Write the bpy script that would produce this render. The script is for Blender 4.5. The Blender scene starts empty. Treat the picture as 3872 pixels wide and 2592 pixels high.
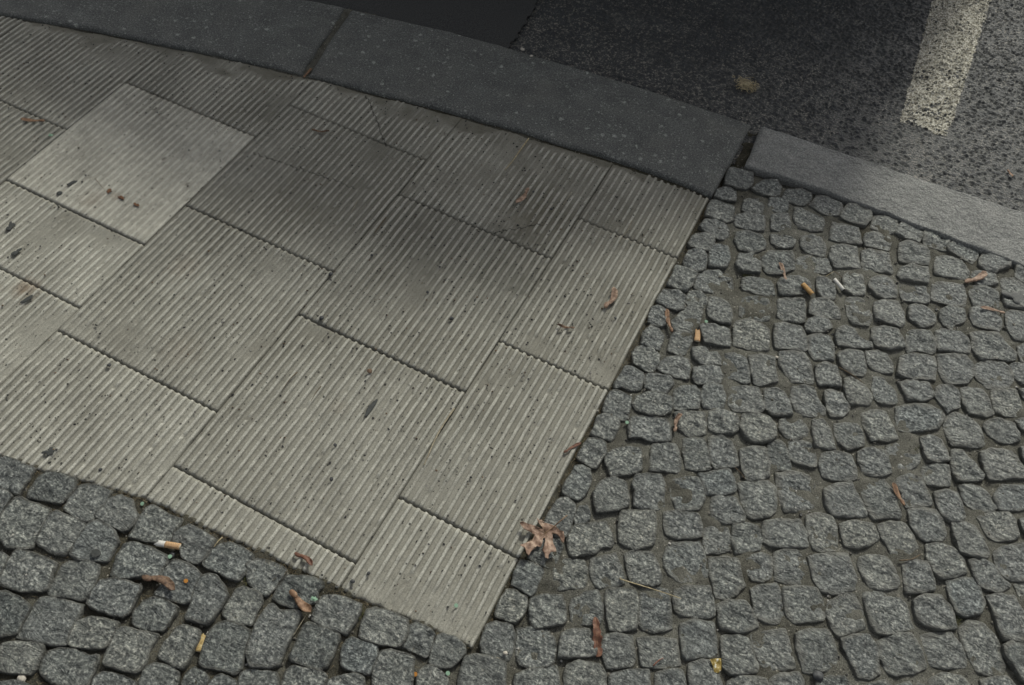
import bpy, bmesh, math, random
import numpy as np
from mathutils import Matrix, Vector, noise
from mathutils.geometry import delaunay_2d_cdt
R = math.radians
sc = bpy.context.scene
col = sc.collection

# ------------------------------------------------------------------ camera
cd = bpy.data.cameras.new('camera'); cam = bpy.data.objects.new('camera', cd); col.objects.link(cam)
cd.sensor_width = 36.0; cd.lens = 3243.28 / 3872 * 36; cd.clip_start = 0.02; cd.clip_end = 200
cam.matrix_world = Matrix.Translation((0.126904, -0.500618, 1.098771)) @ (
    Matrix.Rotation(0.471252, 4, 'Z') @ Matrix.Rotation(-0.0526299, 4, 'Y') @ Matrix.Rotation(0.605354, 4, 'X'))
sc.camera = cam

# ------------------------------------------------------------------ sky, sun, exposure
SUN_AZ = R(-2)      # measured from +y (up the photo), towards +x
SUN_EL = R(39)
w = bpy.data.worlds.new('World'); sc.world = w; w.use_nodes = True
nt = w.node_tree; bg = nt.nodes['Background']
sky = nt.nodes.new('ShaderNodeTexSky'); sky.sky_type = 'NISHITA'; sky.sun_disc = False
sky.sun_elevation = SUN_EL; sky.sun_rotation = SUN_AZ; sky.dust_density = 4.0; sky.air_density = 1.0
hs = nt.nodes.new('ShaderNodeHueSaturation'); hs.inputs['Saturation'].default_value = .24     # thin even cloud takes most of the blue out
nt.links.new(sky.outputs[0], hs.inputs['Color']); nt.links.new(hs.outputs[0], bg.inputs[0]); bg.inputs[1].default_value = 0.10
sl = bpy.data.lights.new('sun', 'SUN'); so = bpy.data.objects.new('sun', sl); col.objects.link(so)
sl.energy = 2.3; sl.angle = R(5.5); sl.color = (1.0, 0.985, 0.88)
d = Vector((math.sin(SUN_AZ) * math.cos(SUN_EL), math.cos(SUN_AZ) * math.cos(SUN_EL), math.sin(SUN_EL)))
so.rotation_euler = d.to_track_quat('Z', 'Y').to_euler(); so.location = (0, 0, 6)
sc.view_settings.view_transform = 'Standard'; sc.view_settings.look = 'None'
sc.view_settings.exposure = 0.20; sc.view_settings.gamma = 1.0

# ------------------------------------------------------------------ helpers
random.seed(7); RN = np.random.default_rng(11)
def tag(o, label=None, cat=None, group=None, kind=None):
    if label: o['label'] = label
    if cat: o['category'] = cat
    if group: o['group'] = group
    if kind: o['kind'] = kind
    return o
def link(name, me, mat=None, parent=None, loc=None):
    o = bpy.data.objects.new(name, me); col.objects.link(o)
    if mat is not None and me is not None: me.materials.append(mat)
    if parent is not None: o.parent = parent
    if loc is not None: o.location = loc
    return o
def empty(name, loc):
    o = bpy.data.objects.new(name, None); col.objects.link(o); o.location = loc; o.empty_display_size = .02
    return o
def pymesh(name, V, F, smooth=True):
    me = bpy.data.meshes.new(name); me.from_pydata([tuple(v) for v in V], [], [tuple(f) for f in F]); me.update()
    if smooth: me.polygons.foreach_set('use_smooth', [True] * len(me.polygons))
    return me
def gridmesh(name, P, keep=None, attrs=None, smooth=True):
    """P: (n, m, 3) array of points -> quad mesh"""
    n, m = P.shape[:2]
    idx = np.arange(n * m).reshape(n, m)
    q = np.stack([idx[:-1, :-1], idx[1:, :-1], idx[1:, 1:], idx[:-1, 1:]], -1).reshape(-1, 4)
    if keep is not None: q = q[keep.reshape(-1)]
    me = bpy.data.meshes.new(name)
    me.vertices.add(n * m); me.vertices.foreach_set('co', P.reshape(-1).astype(np.float32))
    me.loops.add(q.size); me.loops.foreach_set('vertex_index', q.reshape(-1).astype(np.int32))
    me.polygons.add(len(q)); me.polygons.foreach_set('loop_start', (np.arange(len(q)) * 4).astype(np.int32))
    me.polygons.foreach_set('loop_total', np.full(len(q), 4, np.int32))
    me.polygons.foreach_set('use_smooth', np.full(len(q), smooth))
    me.update(calc_edges=True); me.validate()
    for k, a in (attrs or {}).items():
        at = me.attributes.new(k, 'FLOAT', 'POINT'); at.data.foreach_set('value', a.reshape(-1).astype(np.float32))
    return me
def hash2(ix, iy, s):
    h = (ix.astype(np.int64) * 374761393 + iy.astype(np.int64) * 668265263 + s * 1274126177) & 0x7fffffff
    h = ((h ^ (h >> 13)) * 1274126177) & 0x7fffffff
    h = ((h ^ (h >> 16)) * 668265263) & 0x7fffffff
    return ((h ^ (h >> 15)) & 0xffffff) / float(0xffffff)
def vnoise(x, y, f, s=0):
    x = x * f; y = y * f; ix = np.floor(x); iy = np.floor(y); fx = x - ix; fy = y - iy
    fx = fx * fx * (3 - 2 * fx); fy = fy * fy * (3 - 2 * fy)
    a = hash2(ix, iy, s); b = hash2(ix + 1, iy, s); c = hash2(ix, iy + 1, s); e = hash2(ix + 1, iy + 1, s)
    return (a * (1 - fx) + b * fx) * (1 - fy) + (c * (1 - fx) + e * fx) * fy - .5
def fbm(x, y, f, s=0, o=4):
    r = 0; a = 1.0
    for k in range(o):
        r = r + a * vnoise(x + 13.7 * k, y - 7.3 * k, f * 2 ** k, s + k); a *= .5
    return r
def sm(a, b, x):
    t = np.clip((x - a) / (b - a), 0, 1); return t * t * (3 - 2 * t)

# ------------------------------------------------------------------ material helper
class M:
    def __init__(s, name, rough=.8, spec=.3):
        s.m = bpy.data.materials.new(name); s.m.use_nodes = True; s.t = s.m.node_tree
        s.b = s.t.nodes['Principled BSDF']; s.b.inputs['Roughness'].default_value = rough
        s.b.inputs['Specular IOR Level'].default_value = spec
        s.geo = s.t.nodes.new('ShaderNodeNewGeometry'); s.pos = s.geo.outputs['Position']
    def N(s, typ, **kw):
        n = s.t.nodes.new(typ)
        for k, v in kw.items():
            if k.startswith('i_'):
                k = k[2:]; k = int(k) if k.isdigit() else k.replace('_', ' ')
                if isinstance(v, bpy.types.NodeSocket): s.t.links.new(v, n.inputs[k])
                else: n.inputs[k].default_value = v
            else: setattr(n, k, v)
        return n
    def L(s, a, b): s.t.links.new(a, b)
    def vec(s, scale=(1, 1, 1), rot=0, obj=False, off=None):
        src = s.pos
        if off is not None:
            src = s.N('ShaderNodeVectorMath', operation='ADD', i_0=src, i_1=off).outputs[0]
        return s.N('ShaderNodeMapping', i_Vector=src, i_Scale=scale, i_Rotation=(0, 0, rot)).outputs[0]
    def noise(s, sc_, det=4, v=None, rough=.5, dist=0):
        return s.N('ShaderNodeTexNoise', i_Vector=v or s.pos, i_Scale=sc_, i_Detail=det, i_Roughness=rough, i_Distortion=dist).outputs[0]
    def vor(s, sc_, v=None, feat='F1', out='Distance', rnd=1.0):
        n = s.N('ShaderNodeTexVoronoi', feature=feat, i_Vector=v or s.pos, i_Scale=sc_, i_Randomness=rnd)
        return n.outputs[out]
    def ramp(s, f, stops, interp='LINEAR'):
        n = s.N('ShaderNodeValToRGB', i_0=f); cr = n.color_ramp; cr.interpolation = interp
        while len(cr.elements) < len(stops): cr.elements.new(.5)
        for e, (p, c) in zip(cr.elements, stops):
            e.position = p; e.color = (c, c, c, 1) if not isinstance(c, tuple) else (*c, 1)
        return n.outputs[0]
    def mix(s, f, a, b, mode='MIX'):
        n = s.N('ShaderNodeMix', data_type='RGBA', blend_type=mode)
        for k, v in ((0, f), (6, a), (7, b)):
            if isinstance(v, bpy.types.NodeSocket): s.L(v, n.inputs[k])
            elif k == 0: n.inputs[0].default_value = v
            else: n.inputs[k].default_value = (*v, 1)
        return n.outputs[2]
    def math(s, op, a, b=0.0, c=None, clamp=False):
        n = s.N('ShaderNodeMath', operation=op, use_clamp=clamp)
        for k, v in enumerate((a, b) + ((c,) if c is not None else ())):
            if isinstance(v, bpy.types.NodeSocket): s.L(v, n.inputs[k])
            else: n.inputs[k].default_value = v
        return n.outputs[0]
    def attr(s, name): return s.N('ShaderNodeAttribute', attribute_name=name).outputs['Fac']
    def rnd(s): return s.N('ShaderNodeObjectInfo').outputs['Random']
    def col(s, c):
        if isinstance(c, bpy.types.NodeSocket): s.L(c, s.b.inputs['Base Color'])
        else: s.b.inputs['Base Color'].default_value = (*c, 1)
        return s
    def bump(s, h, dist=.001, strength=1.0, prev=None):
        n = s.N('ShaderNodeBump', i_Strength=strength, i_Distance=dist, i_Height=h)
        if prev is not None: s.L(prev, n.inputs['Normal'])
        s.L(n.outputs[0], s.b.inputs['Normal']); return n.outputs[0]

# ---- granite of the cobbles
def granite():
    m = M('cobble_granite', .52, .5)
    r = m.rnd()
    off = m.N('ShaderNodeCombineXYZ', i_X=m.math('MULTIPLY', r, 3.1), i_Y=m.math('MULTIPLY', r, 7.7), i_Z=0.0).outputs[0]
    v = m.vec((1, 1, 1), 0, off=off)
    n1 = m.noise(240, 3, v, .55); n2 = m.noise(560, 2, v, .6); n5 = m.noise(55, 4, v, .6)
    c = m.ramp(n1, [(.31, (.044, .049, .049)), (.42, (.094, .103, .100)), (.53, (.160, .171, .164)), (.67, (.37, .38, .355))])
    f = m.math('MULTIPLY', m.ramp(n2, [(.36, .68), (.62, 1.22)]), m.ramp(n5, [(.32, .72), (.66, 1.22)]))
    c = m.mix(1.0, c, f, 'MULTIPLY')
    v1 = m.vor(230, v, out='Color'); g = m.N('ShaderNodeSeparateColor', i_0=v1).outputs[0]
    c = m.mix(m.math('MULTIPLY', m.ramp(g, [(.955, 0), (.965, .6)]), m.ramp(m.vor(230, v), [(.25, 1), (.45, 0)])), c, (.50, .49, .45))
    c = m.mix(m.math('MULTIPLY', m.ramp(g, [(.10, .75), (.13, 0)]), m.ramp(m.vor(230, v), [(.3, 1), (.5, 0)])), c, (.022, .024, .027))
    tint = m.ramp(r, [(0, (.70, .72, .70)), (.25, (1.08, 1.07, 1.02)), (.45, (.86, .87, .86)), (.65, (1.0, 1.0, .98)), (.82, (1.18, 1.15, 1.06)), (1, (.88, .92, .93))])
    c = m.mix(1.0, c, tint, 'MULTIPLY')
    # dust that lies on the stones' shoulders and in their hollows
    d1 = m.noise(28, 4, v, .6); hz = m.attr('edge')
    dust = m.math('MULTIPLY', m.ramp(m.math('ADD', m.math('MULTIPLY', hz, .50), d1), [(.68, 0), (1.1, .85)]), m.attr('sandy'))
    c = m.mix(dust, c, (.130, .128, .108))
    soil = m.math('MULTIPLY', m.ramp(m.math('ADD', hz, m.math('MULTIPLY', d1, .4)), [(.95, 0), (1.2, .7)]), m.math('SUBTRACT', 1.0, m.attr('sandy')))
    c = m.mix(soil, c, (.045, .042, .032))
    c = m.mix(m.math('MULTIPLY', m.math('FRACT', m.math('MULTIPLY', r, 17.3)), .24), c, (.155, .160, .146))
    m.col(c)
    v2 = m.N('ShaderNodeMapping', i_Vector=v, i_Scale=(.65, 1.35, 1)).outputs[0]
    chis = m.noise(62, 7, v2, .66, .6)
    b = m.bump(chis, .0125, 1.0)
    b = m.bump(n2, .0010, .8, b)
    m.L(m.ramp(g, [(.94, .52), (.96, .22)]), m.b.inputs['Roughness'])
    return m.m
GRANITE = granite()

CRACKS = ((( -.676, .585), (-.570, .485)), ((-.765, .350), (-.560, .366)), ((-.300, .395), (-.235, .455)))
def slab_concrete():
    m = M('ribbed_concrete', .86, .2)
    z = m.N('ShaderNodeSeparateXYZ', i_0=m.pos); zz = z.outputs[2]
    ridge = m.ramp(m.math('MULTIPLY_ADD', zz, 260.0, 1.0), [(.30, 0), (.85, 1)])
    base = m.N('ShaderNodeAttribute', attribute_type='OBJECT', attribute_name='tone').outputs['Color']
    n1 = m.noise(9, 6, rough=.62); n2 = m.noise(600, 4, rough=.6); n3 = m.noise(60, 5, rough=.6)
    c = m.mix(1.0, base, m.ramp(n1, [(.3, .78), (.5, .98), (.7, 1.10)]), 'MULTIPLY')
    c = m.mix(1.0, c, m.ramp(n2, [(.3, .62), (.5, .98), (.7, 1.3)]), 'MULTIPLY')
    c = m.mix(1.0, c, m.ramp(n3, [(.32, .82), (.65, 1.12)]), 'MULTIPLY')
    # dirt settled between the ribs
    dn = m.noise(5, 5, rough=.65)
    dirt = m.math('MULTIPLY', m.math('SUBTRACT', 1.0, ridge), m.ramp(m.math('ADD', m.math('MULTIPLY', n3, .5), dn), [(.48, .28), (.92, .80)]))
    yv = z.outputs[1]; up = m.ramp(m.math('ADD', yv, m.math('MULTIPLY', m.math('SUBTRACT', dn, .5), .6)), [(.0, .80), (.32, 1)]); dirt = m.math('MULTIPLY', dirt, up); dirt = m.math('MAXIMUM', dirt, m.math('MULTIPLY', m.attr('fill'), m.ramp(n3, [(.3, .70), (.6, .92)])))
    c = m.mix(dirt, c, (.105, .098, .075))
    # grime patches (trodden, oily), one near the middle deepened with painted shade
    for (x, y, rad, s_, colr) in ((-.39, .33, .15, .50, (.10, .10, .085)), (-.25, .47, .08, .7, (.11, .10, .07)), (-1.08, .47, .22, .45, (.12, .12, .105)),
                                  (-.235, .335, .120, .62, (.085, .085, .070)), (-.60, .50, .13, .42, (.095, .095, .08)), (-.10, .30, .05, .4, (.08, .08, .07)),
                                  (-.80, .47, .10, .5, (.10, .10, .085)), (-.14, .07, .05, .28, (.08, .08, .07)), (-.02, .50, .04, .4, (.07, .07, .06))):
        dd = m.N('ShaderNodeVectorMath', operation='DISTANCE', i_0=m.pos, i_1=(x, y, 0)).outputs['Value']
        k = m.math('SUBTRACT', m.math('ADD', m.math('DIVIDE', dd, rad), m.math('MULTIPLY', m.noise(14, 5, rough=.65), 1.4)), .7)
        msk = m.ramp(k, [(.25, s_), (1.05, 0)])
        msk = m.math('MULTIPLY', m.math('MULTIPLY', msk, m.math('SUBTRACT', 1.0, m.math('MULTIPLY', ridge, .70))), m.math('MULTIPLY', m.ramp(n3, [(.36, .35), (.6, 1)]), m.ramp(n2, [(.4, .7), (.6, 1)])))
        c = m.mix(msk, c, colr)
    # rust and brown leaching marks
    for (x, y, rad, s_) in ((-.885, -.075, .045, .5), (-.93, -.10, .03, .4), (-.70, .08, .06, .14), (-.60, -.05, .07, .12), (-.90, .145, .02, .4), (-.93, .12, .05, .18), (-.34, -.02, .03, .15)):
        dd = m.N('ShaderNodeVectorMath', operation='DISTANCE', i_0=m.pos, i_1=(x, y, 0)).outputs['Value']
        k = m.math('ADD', m.math('DIVIDE', dd, rad), m.math('MULTIPLY', m.noise(60, 4, rough=.65), .8))
        c = m.mix(m.ramp(k, [(.4, s_), (1.3, 0)]), c, (.16, .085, .035))
    # pits
    vo = m.vor(150, out='Distance'); vc = m.N('ShaderNodeSeparateColor', i_0=m.vor(150, out='Color')).outputs[0]
    pit = m.math('MULTIPLY', m.ramp(vo, [(.10, 1), (.22, 0)]), m.ramp(vc, [(.72, 0), (.74, 1)]))
    vo2 = m.vor(62, out='Distance'); vc2 = m.N('ShaderNodeSeparateColor', i_0=m.vor(62, out='Color')).outputs[1]
    pit2 = m.math('MULTIPLY', m.ramp(vo2, [(.07, 1), (.13, 0)]), m.ramp(vc2, [(.74, 0), (.76, 1)]))
    pt = m.math('MAXIMUM', pit, pit2)
    c = m.mix(m.math('MULTIPLY', pt, .86), c, (.030, .030, .027))
    for (p, q) in CRACKS:
        L_ = math.hypot(q[0] - p[0], q[1] - p[1]); ang = math.atan2(q[1] - p[1], q[0] - p[0])
        mp = m.N('ShaderNodeMapping', vector_type='TEXTURE', i_Vector=m.pos, i_Location=(p[0], p[1], 0), i_Rotation=(0, 0, ang)).outputs[0]
        xy = m.N('ShaderNodeSeparateXYZ', i_0=mp); dy = m.math('ABSOLUTE', m.math('ADD', xy.outputs[1], m.math('MULTIPLY', m.math('SUBTRACT', m.noise(45, 4, rough=.7), .5), .022)))
        on = m.math('MULTIPLY', m.math('GREATER_THAN', xy.outputs[0], 0.0), m.math('LESS_THAN', xy.outputs[0], L_))
        ck = m.math('MULTIPLY', m.ramp(m.math('MULTIPLY', dy, 500.0), [(.25, 1), (.65, 0)]), on)
        c = m.mix(m.math('MULTIPLY', ck, .85), c, (.035, .034, .028)); pt = m.math('MAXIMUM', pt, ck)
    m.col(c)
    # little cast cross-marks on the crowns of the ribs
    kn = m.noise(300, 4, m.N('ShaderNodeMapping', i_Vector=m.pos, i_Scale=(.5, 1.5, 1)).outputs[0], .6)
    b = m.bump(m.math('MULTIPLY', kn, ridge), .0012, .6)
    b = m.bump(m.noise(330, 4, rough=.65), .0009, .8, b)
    b = m.bump(m.math('SUBTRACT', 0.0, pt), .0010, .8, b)
    return m.m
SLAB = slab_concrete()

def kerb_mat(name, light):
    m = M(name, .72, .3)
    v = m.pos
    n1 = m.noise(380, 4, rough=.7); n2 = m.noise(22, 5, rough=.6)
    if light:
        c = m.ramp(n1, [(.30, (.11, .114, .108)), (.5, (.205, .209, .198)), (.70, (.38, .38, .35))])
    else:
        c = m.ramp(n1, [(.30, (.038, .041, .038)), (.5, (.096, .100, .094)), (.70, (.21, .213, .198))])
    c = m.mix(1.0, c, m.ramp(n2, [(.3, .78), (.7, 1.18)]), 'MULTIPLY')
    nn = m.N('ShaderNodeVectorMath', operation='ADD', i_0=v, i_1=m.N('ShaderNodeVectorMath', operation='SCALE', i_0=m.N('ShaderNodeTexNoise', i_Vector=v, i_Scale=190.0, i_Detail=4.0).outputs[1], i_Scale=.011).outputs[0]).outputs[0]
    vo = m.vor(58, nn); vc = m.N('ShaderNodeSeparateColor', i_0=m.vor(58, nn, out='Color')).outputs[0]
    fl = m.math('MULTIPLY', m.ramp(m.math('ADD', vo, m.math('MULTIPLY', m.noise(30, 2), .25)), [(.24, 1), (.40, 0)]), m.ramp(vc, [(.72, 0), (.74, 1)]))
    vo2 = m.vor(170, nn); vc2 = m.N('ShaderNodeSeparateColor', i_0=m.vor(170, nn, out='Color')).outputs[1]
    fl2 = m.math('MULTIPLY', m.ramp(vo2, [(.2, 1), (.34, 0)]), m.ramp(vc2, [(.62, 0), (.68, 1)]))
    fl = m.math('MAXIMUM', m.math('MULTIPLY', fl, m.ramp(n1, [(.35, .35), (.6, 1)])), m.math('MULTIPLY', fl2, .55))
    c = m.mix(m.math('MULTIPLY', fl, .25 if light else .85), c, (.42, .43, .40) if light else (.36, .38, .34))
    dd = m.noise(11, 5, rough=.6)
    c = m.mix(m.ramp(dd, [(.5, 0), (.8, .28)]), c, (.115, .105, .085))
    m.col(c)
    b = m.bump(m.noise(115 if light else 260, 6, rough=.66), .0080 if light else .0022, 1.0 if light else .9)
    return m.m
KERB_D = kerb_mat('dark_kerb_stone', False); KERB_L = kerb_mat('rough_grey_kerb_stone', True)

def sand_mat():
    m = M('joint_sand', .95, .12)
    g = m.attr('soil')
    n1 = m.noise(700, 4, rough=.7); n2 = m.noise(40, 5, rough=.6)
    s_ = m.ramp(n1, [(.3, (.055, .055, .046)), (.5, (.122, .120, .101)), (.7, (.235, .23, .20))])
    d_ = m.ramp(n1, [(.3, (.022, .021, .016)), (.5, (.052, .048, .035)), (.72, (.14, .128, .092))])
    c = m.mix(g, s_, d_)
    c = m.mix(1.0, c, m.ramp(n2, [(.3, .66), (.7, 1.22)]), 'MULTIPLY')
    vo = m.vor(260); vc = m.N('ShaderNodeSeparateColor', i_0=m.vor(260, out='Color')).outputs[0]
    c = m.mix(m.math('MULTIPLY', m.ramp(vo, [(.2, 1), (.35, 0)]), m.ramp(vc, [(.84, 0), (.86, .9)])), c, (.028, .027, .024))
    c = m.mix(m.math('MULTIPLY', m.ramp(vo, [(.2, 1), (.35, 0)]), m.ramp(vc, [(.06, .8), (.08, 0)])), c, (.34, .32, .27))
    m.col(c)
    b = m.bump(n1, .0016, .9); b = m.bump(m.noise(150, 5, rough=.7), .003, .7, b)
    return m.m
SAND = sand_mat()

def asphalt_mat():
    m = M('asphalt', .50, .5)
    h = m.attr('stone'); lvl = m.attr('dusty')
    n1 = m.noise(700, 4, rough=.7); n2 = m.noise(16, 5, rough=.65); n3 = m.noise(220, 4, rough=.6)
    dustc = m.ramp(n1, [(.3, (.050, .052, .048)), (.55, (.088, .091, .084)), (.75, (.165, .163, .148))])
    bit = m.ramp(n1, [(.3, (.016, .018, .020)), (.6, (.040, .044, .045)), (.8, (.10, .105, .10))])
    f = m.math('MULTIPLY', m.math('SUBTRACT', 1.0, h), m.math('ADD', lvl, m.math('MULTIPLY', m.math('SUBTRACT', n3, .5), 1.6)), clamp=True)
    c = m.mix(f, bit, dustc)
    c = m.mix(m.math('MULTIPLY', m.math('SUBTRACT', 1.0, h), m.math('MULTIPLY', m.ramp(m.noise(270, 4, rough=.6), [(.52, 0), (.60, .9)]), m.ramp(lvl, [(.2, 1), (.7, .25)]))), c, (.29, .27, .225))
    c = m.mix(1.0, c, m.ramp(n2, [(.3, .78), (.7, 1.2)]), 'MULTIPLY')
    m.col(c)
    b = m.bump(n1, .0014, .9); b = m.bump(n3, .0060, .9, b)
    return m.m
ASPH = asphalt_mat()
def simple(name, c, rough=.7, spec=.3, var=.25, scale=300, bump=.0003, c2=None):
    m = M(name, rough, spec)
    n = m.noise(scale, 4, rough=.6)
    a = c2 if c2 else tuple(x * (1 + var) for x in c); bq = tuple(x * (1 - var) for x in c)
    m.col(m.ramp(n, [(.3, bq), (.52, c), (.72, a)])); m.bump(n, bump, .7)
    return m.m
PAINT = M('road_paint', .7, .3)
_n = PAINT.noise(270, 5, rough=.7)
PAINT.col(PAINT.mix(1.0, PAINT.ramp(_n, [(.31, (.045, .045, .038)), (.40, (.17, .155, .115)), (.50, (.38, .36, .285)), (.60, (.72, .70, .62))]), PAINT.ramp(PAINT.noise(24, 4), [(.3, .7), (.6, 1.0)]), 'MULTIPLY')); PAINT.bump(_n, .004, 1.0); PAINT = PAINT.m
SUB = simple('subsoil', (.05, .047, .04), .95, .1)
BITU = M('smooth_bitumen', .75, .2)
BITU.col(BITU.ramp(BITU.noise(500, 4), [(.35, (.026, .027, .027)), (.7, (.068, .069, .066))])); BITU.bump(BITU.noise(300, 5, rough=.7), .001, .6); BITU = BITU.m

# ------------------------------------------------------------------ kerb line
KL = ([-2.6, -2.0, -1.44, -1.124, -.81, -.715, -.541, -.277, -.108, .004], [-.06, .215, .420, .505, .574, .590, .621, .652, .6665, .666])
KU = ([-2.6, -2.0, -1.44, -1.124, -.86, -.617, -.377, -.192, .007], [.19, .465, .665, .741, .797, .843, .868, .882, .889])
def sp(T, u):
    x, y = map(np.array, T); u = np.asarray(u, float)
    k = np.clip(np.searchsorted(x, u) - 1, 0, len(x) - 2)
    mm = np.gradient(y, x); h = x[k + 1] - x[k]; t = (u - x[k]) / h
    e = np.clip(t, 0, 1); r = (2*e**3 - 3*e**2 + 1)*y[k] + (e**3 - 2*e**2 + e)*h*mm[k] + (-2*e**3 + 3*e**2)*y[k+1] + (e**3 - e**2)*h*mm[k+1]
    return r + np.where(t > 1, (t - 1) * h * mm[-1], 0) + np.where(t < 0, t * h * mm[0], 0)
def kcen(u):
    return np.where(u < .012, .5 * (sp(KL, np.minimum(u, .004)) + sp(KU, np.minimum(u, .004))), .84 + .02 * (u - .3))

# ------------------------------------------------------------------ road
def axis(a, b, step, far, lo=None):
    mid = np.arange(a, b + 1e-9, step); out = []
    g = step
    x = b
    while x < far:
        g *= 1.6; x += g; out.append(x)
    pre = []; g = step; x = a; lo = -far if lo is None else lo
    while x > lo:
        g *= 1.6; x -= g; pre.append(x)
    return np.concatenate([pre[::-1], mid, out])
ZR = -.013
def road():
    st = .0022
    xs = axis(-1.05, .80, st, 20); ys = axis(.62, 1.78, st, 24, .62 - .02)
    X, Y = np.meshgrid(xs, ys, indexing='ij')
    best = np.zeros_like(X); cs = .0078
    cx = np.floor(X / cs); cy = np.floor(Y / cs)
    wx = fbm(X, Y, 330, 5, 2) * .0022; wy = fbm(X, Y, 330, 9, 2) * .0022
    dens = .70 + .4 * sm(.95, 1.35, Y + .25 * fbm(X, Y, 3, 3, 3)) + .2 * sm(0.1, -.3, X)
    for i in (-1, 0, 1):
        for j in (-1, 0, 1):
            gx = cx + i; gy = cy + j
            px = (gx + .15 + .7 * hash2(gx, gy, 1)) * cs; py = (gy + .15 + .7 * hash2(gx, gy, 2)) * cs
            r = (.0024 + .0040 * hash2(gx, gy, 3) ** 1.5); a = .0012 + .0048 * hash2(gx, gy, 4)
            ex = hash2(gx, gy, 5) < dens
            d2 = ((X + wx - px) / r) ** 2 + ((Y + wy - py) / (r * .82)) ** 2
            best = np.maximum(best, np.where(ex, a * np.clip(1 - d2, 0, 1) ** .6, 0))
    lvl = .0010 * sm(1.25, .93, Y - .15 * X) + .0009 * fbm(X, Y, 7, 21, 3) + .0004
    big = .004 * fbm(X, Y, 1.6, 31, 3)
    fine = ((X > -1.1) & (X < .85) & (Y > .6) & (Y < 1.8)).astype(float)
    top = np.maximum(best, lvl)
    st_ = sm(.0001, .0007, best - lvl)
    Z = ZR + big + top * fine + .0003 * fbm(X, Y, 200, 8, 2) * fine
    Z = np.where(Y < kcen(X), Z - .10, Z)
    dus = .10 + .38 * sm(-.05, .34, X + .1 * fbm(X, Y, 4, 6, 3)) + .5 * fbm(X, Y, 9, 7, 4) - .15 * sm(1.2, 1.6, Y) + .10
    dus = np.clip(dus, 0.05, 1)
    st_ = np.where(fine > 0, st_, .45); dus = np.where(fine > 0, dus, .35)
    me = gridmesh('road', np.stack([X, Y, Z], -1), attrs={'stone': st_, 'dusty': dus})
    tag(link('road', me, ASPH), kind='structure', label='dark coarse asphalt road beyond the kerb stones')
    # worn white stripe on the tops of the same stones
    A = np.array([(.243, 1.46), (.262, 1.062), (.357, 1.062), (.362, 1.60)])
    i0, i1 = np.searchsorted(xs, (.22, .385)); j0, j1 = np.searchsorted(ys, (1.05, 1.76))
    x = X[i0:i1, j0:j1]; y = Y[i0:i1, j0:j1]; z = Z[i0:i1, j0:j1]
    u0 = .262 - .022 * (y - 1.062) / .4; u1 = .357 + .004 * (y - 1.06)
    ed = .004 * fbm(x, y, 90, 41, 3)
    ins = (x > u0 + ed) & (x < u1 + ed) & (y > 1.066 + .012 * fbm(x, y, 60, 43, 3))
    wear = fbm(x, y, 320, 44, 3) * .9 + .35 * fbm(x, y, 25, 45, 3)
    k = ins & (wear > -.30 - .12 * sm(1.15, 1.4, y)) 
    kk = k[:-1, :-1] & k[1:, 1:]
    me = gridmesh('road_marking', np.stack([x, y, z + .0009], -1), keep=kk)
    tag(link('road_marking', me, PAINT), kind='structure', label='worn white painted stripe on the asphalt')
road()

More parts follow.
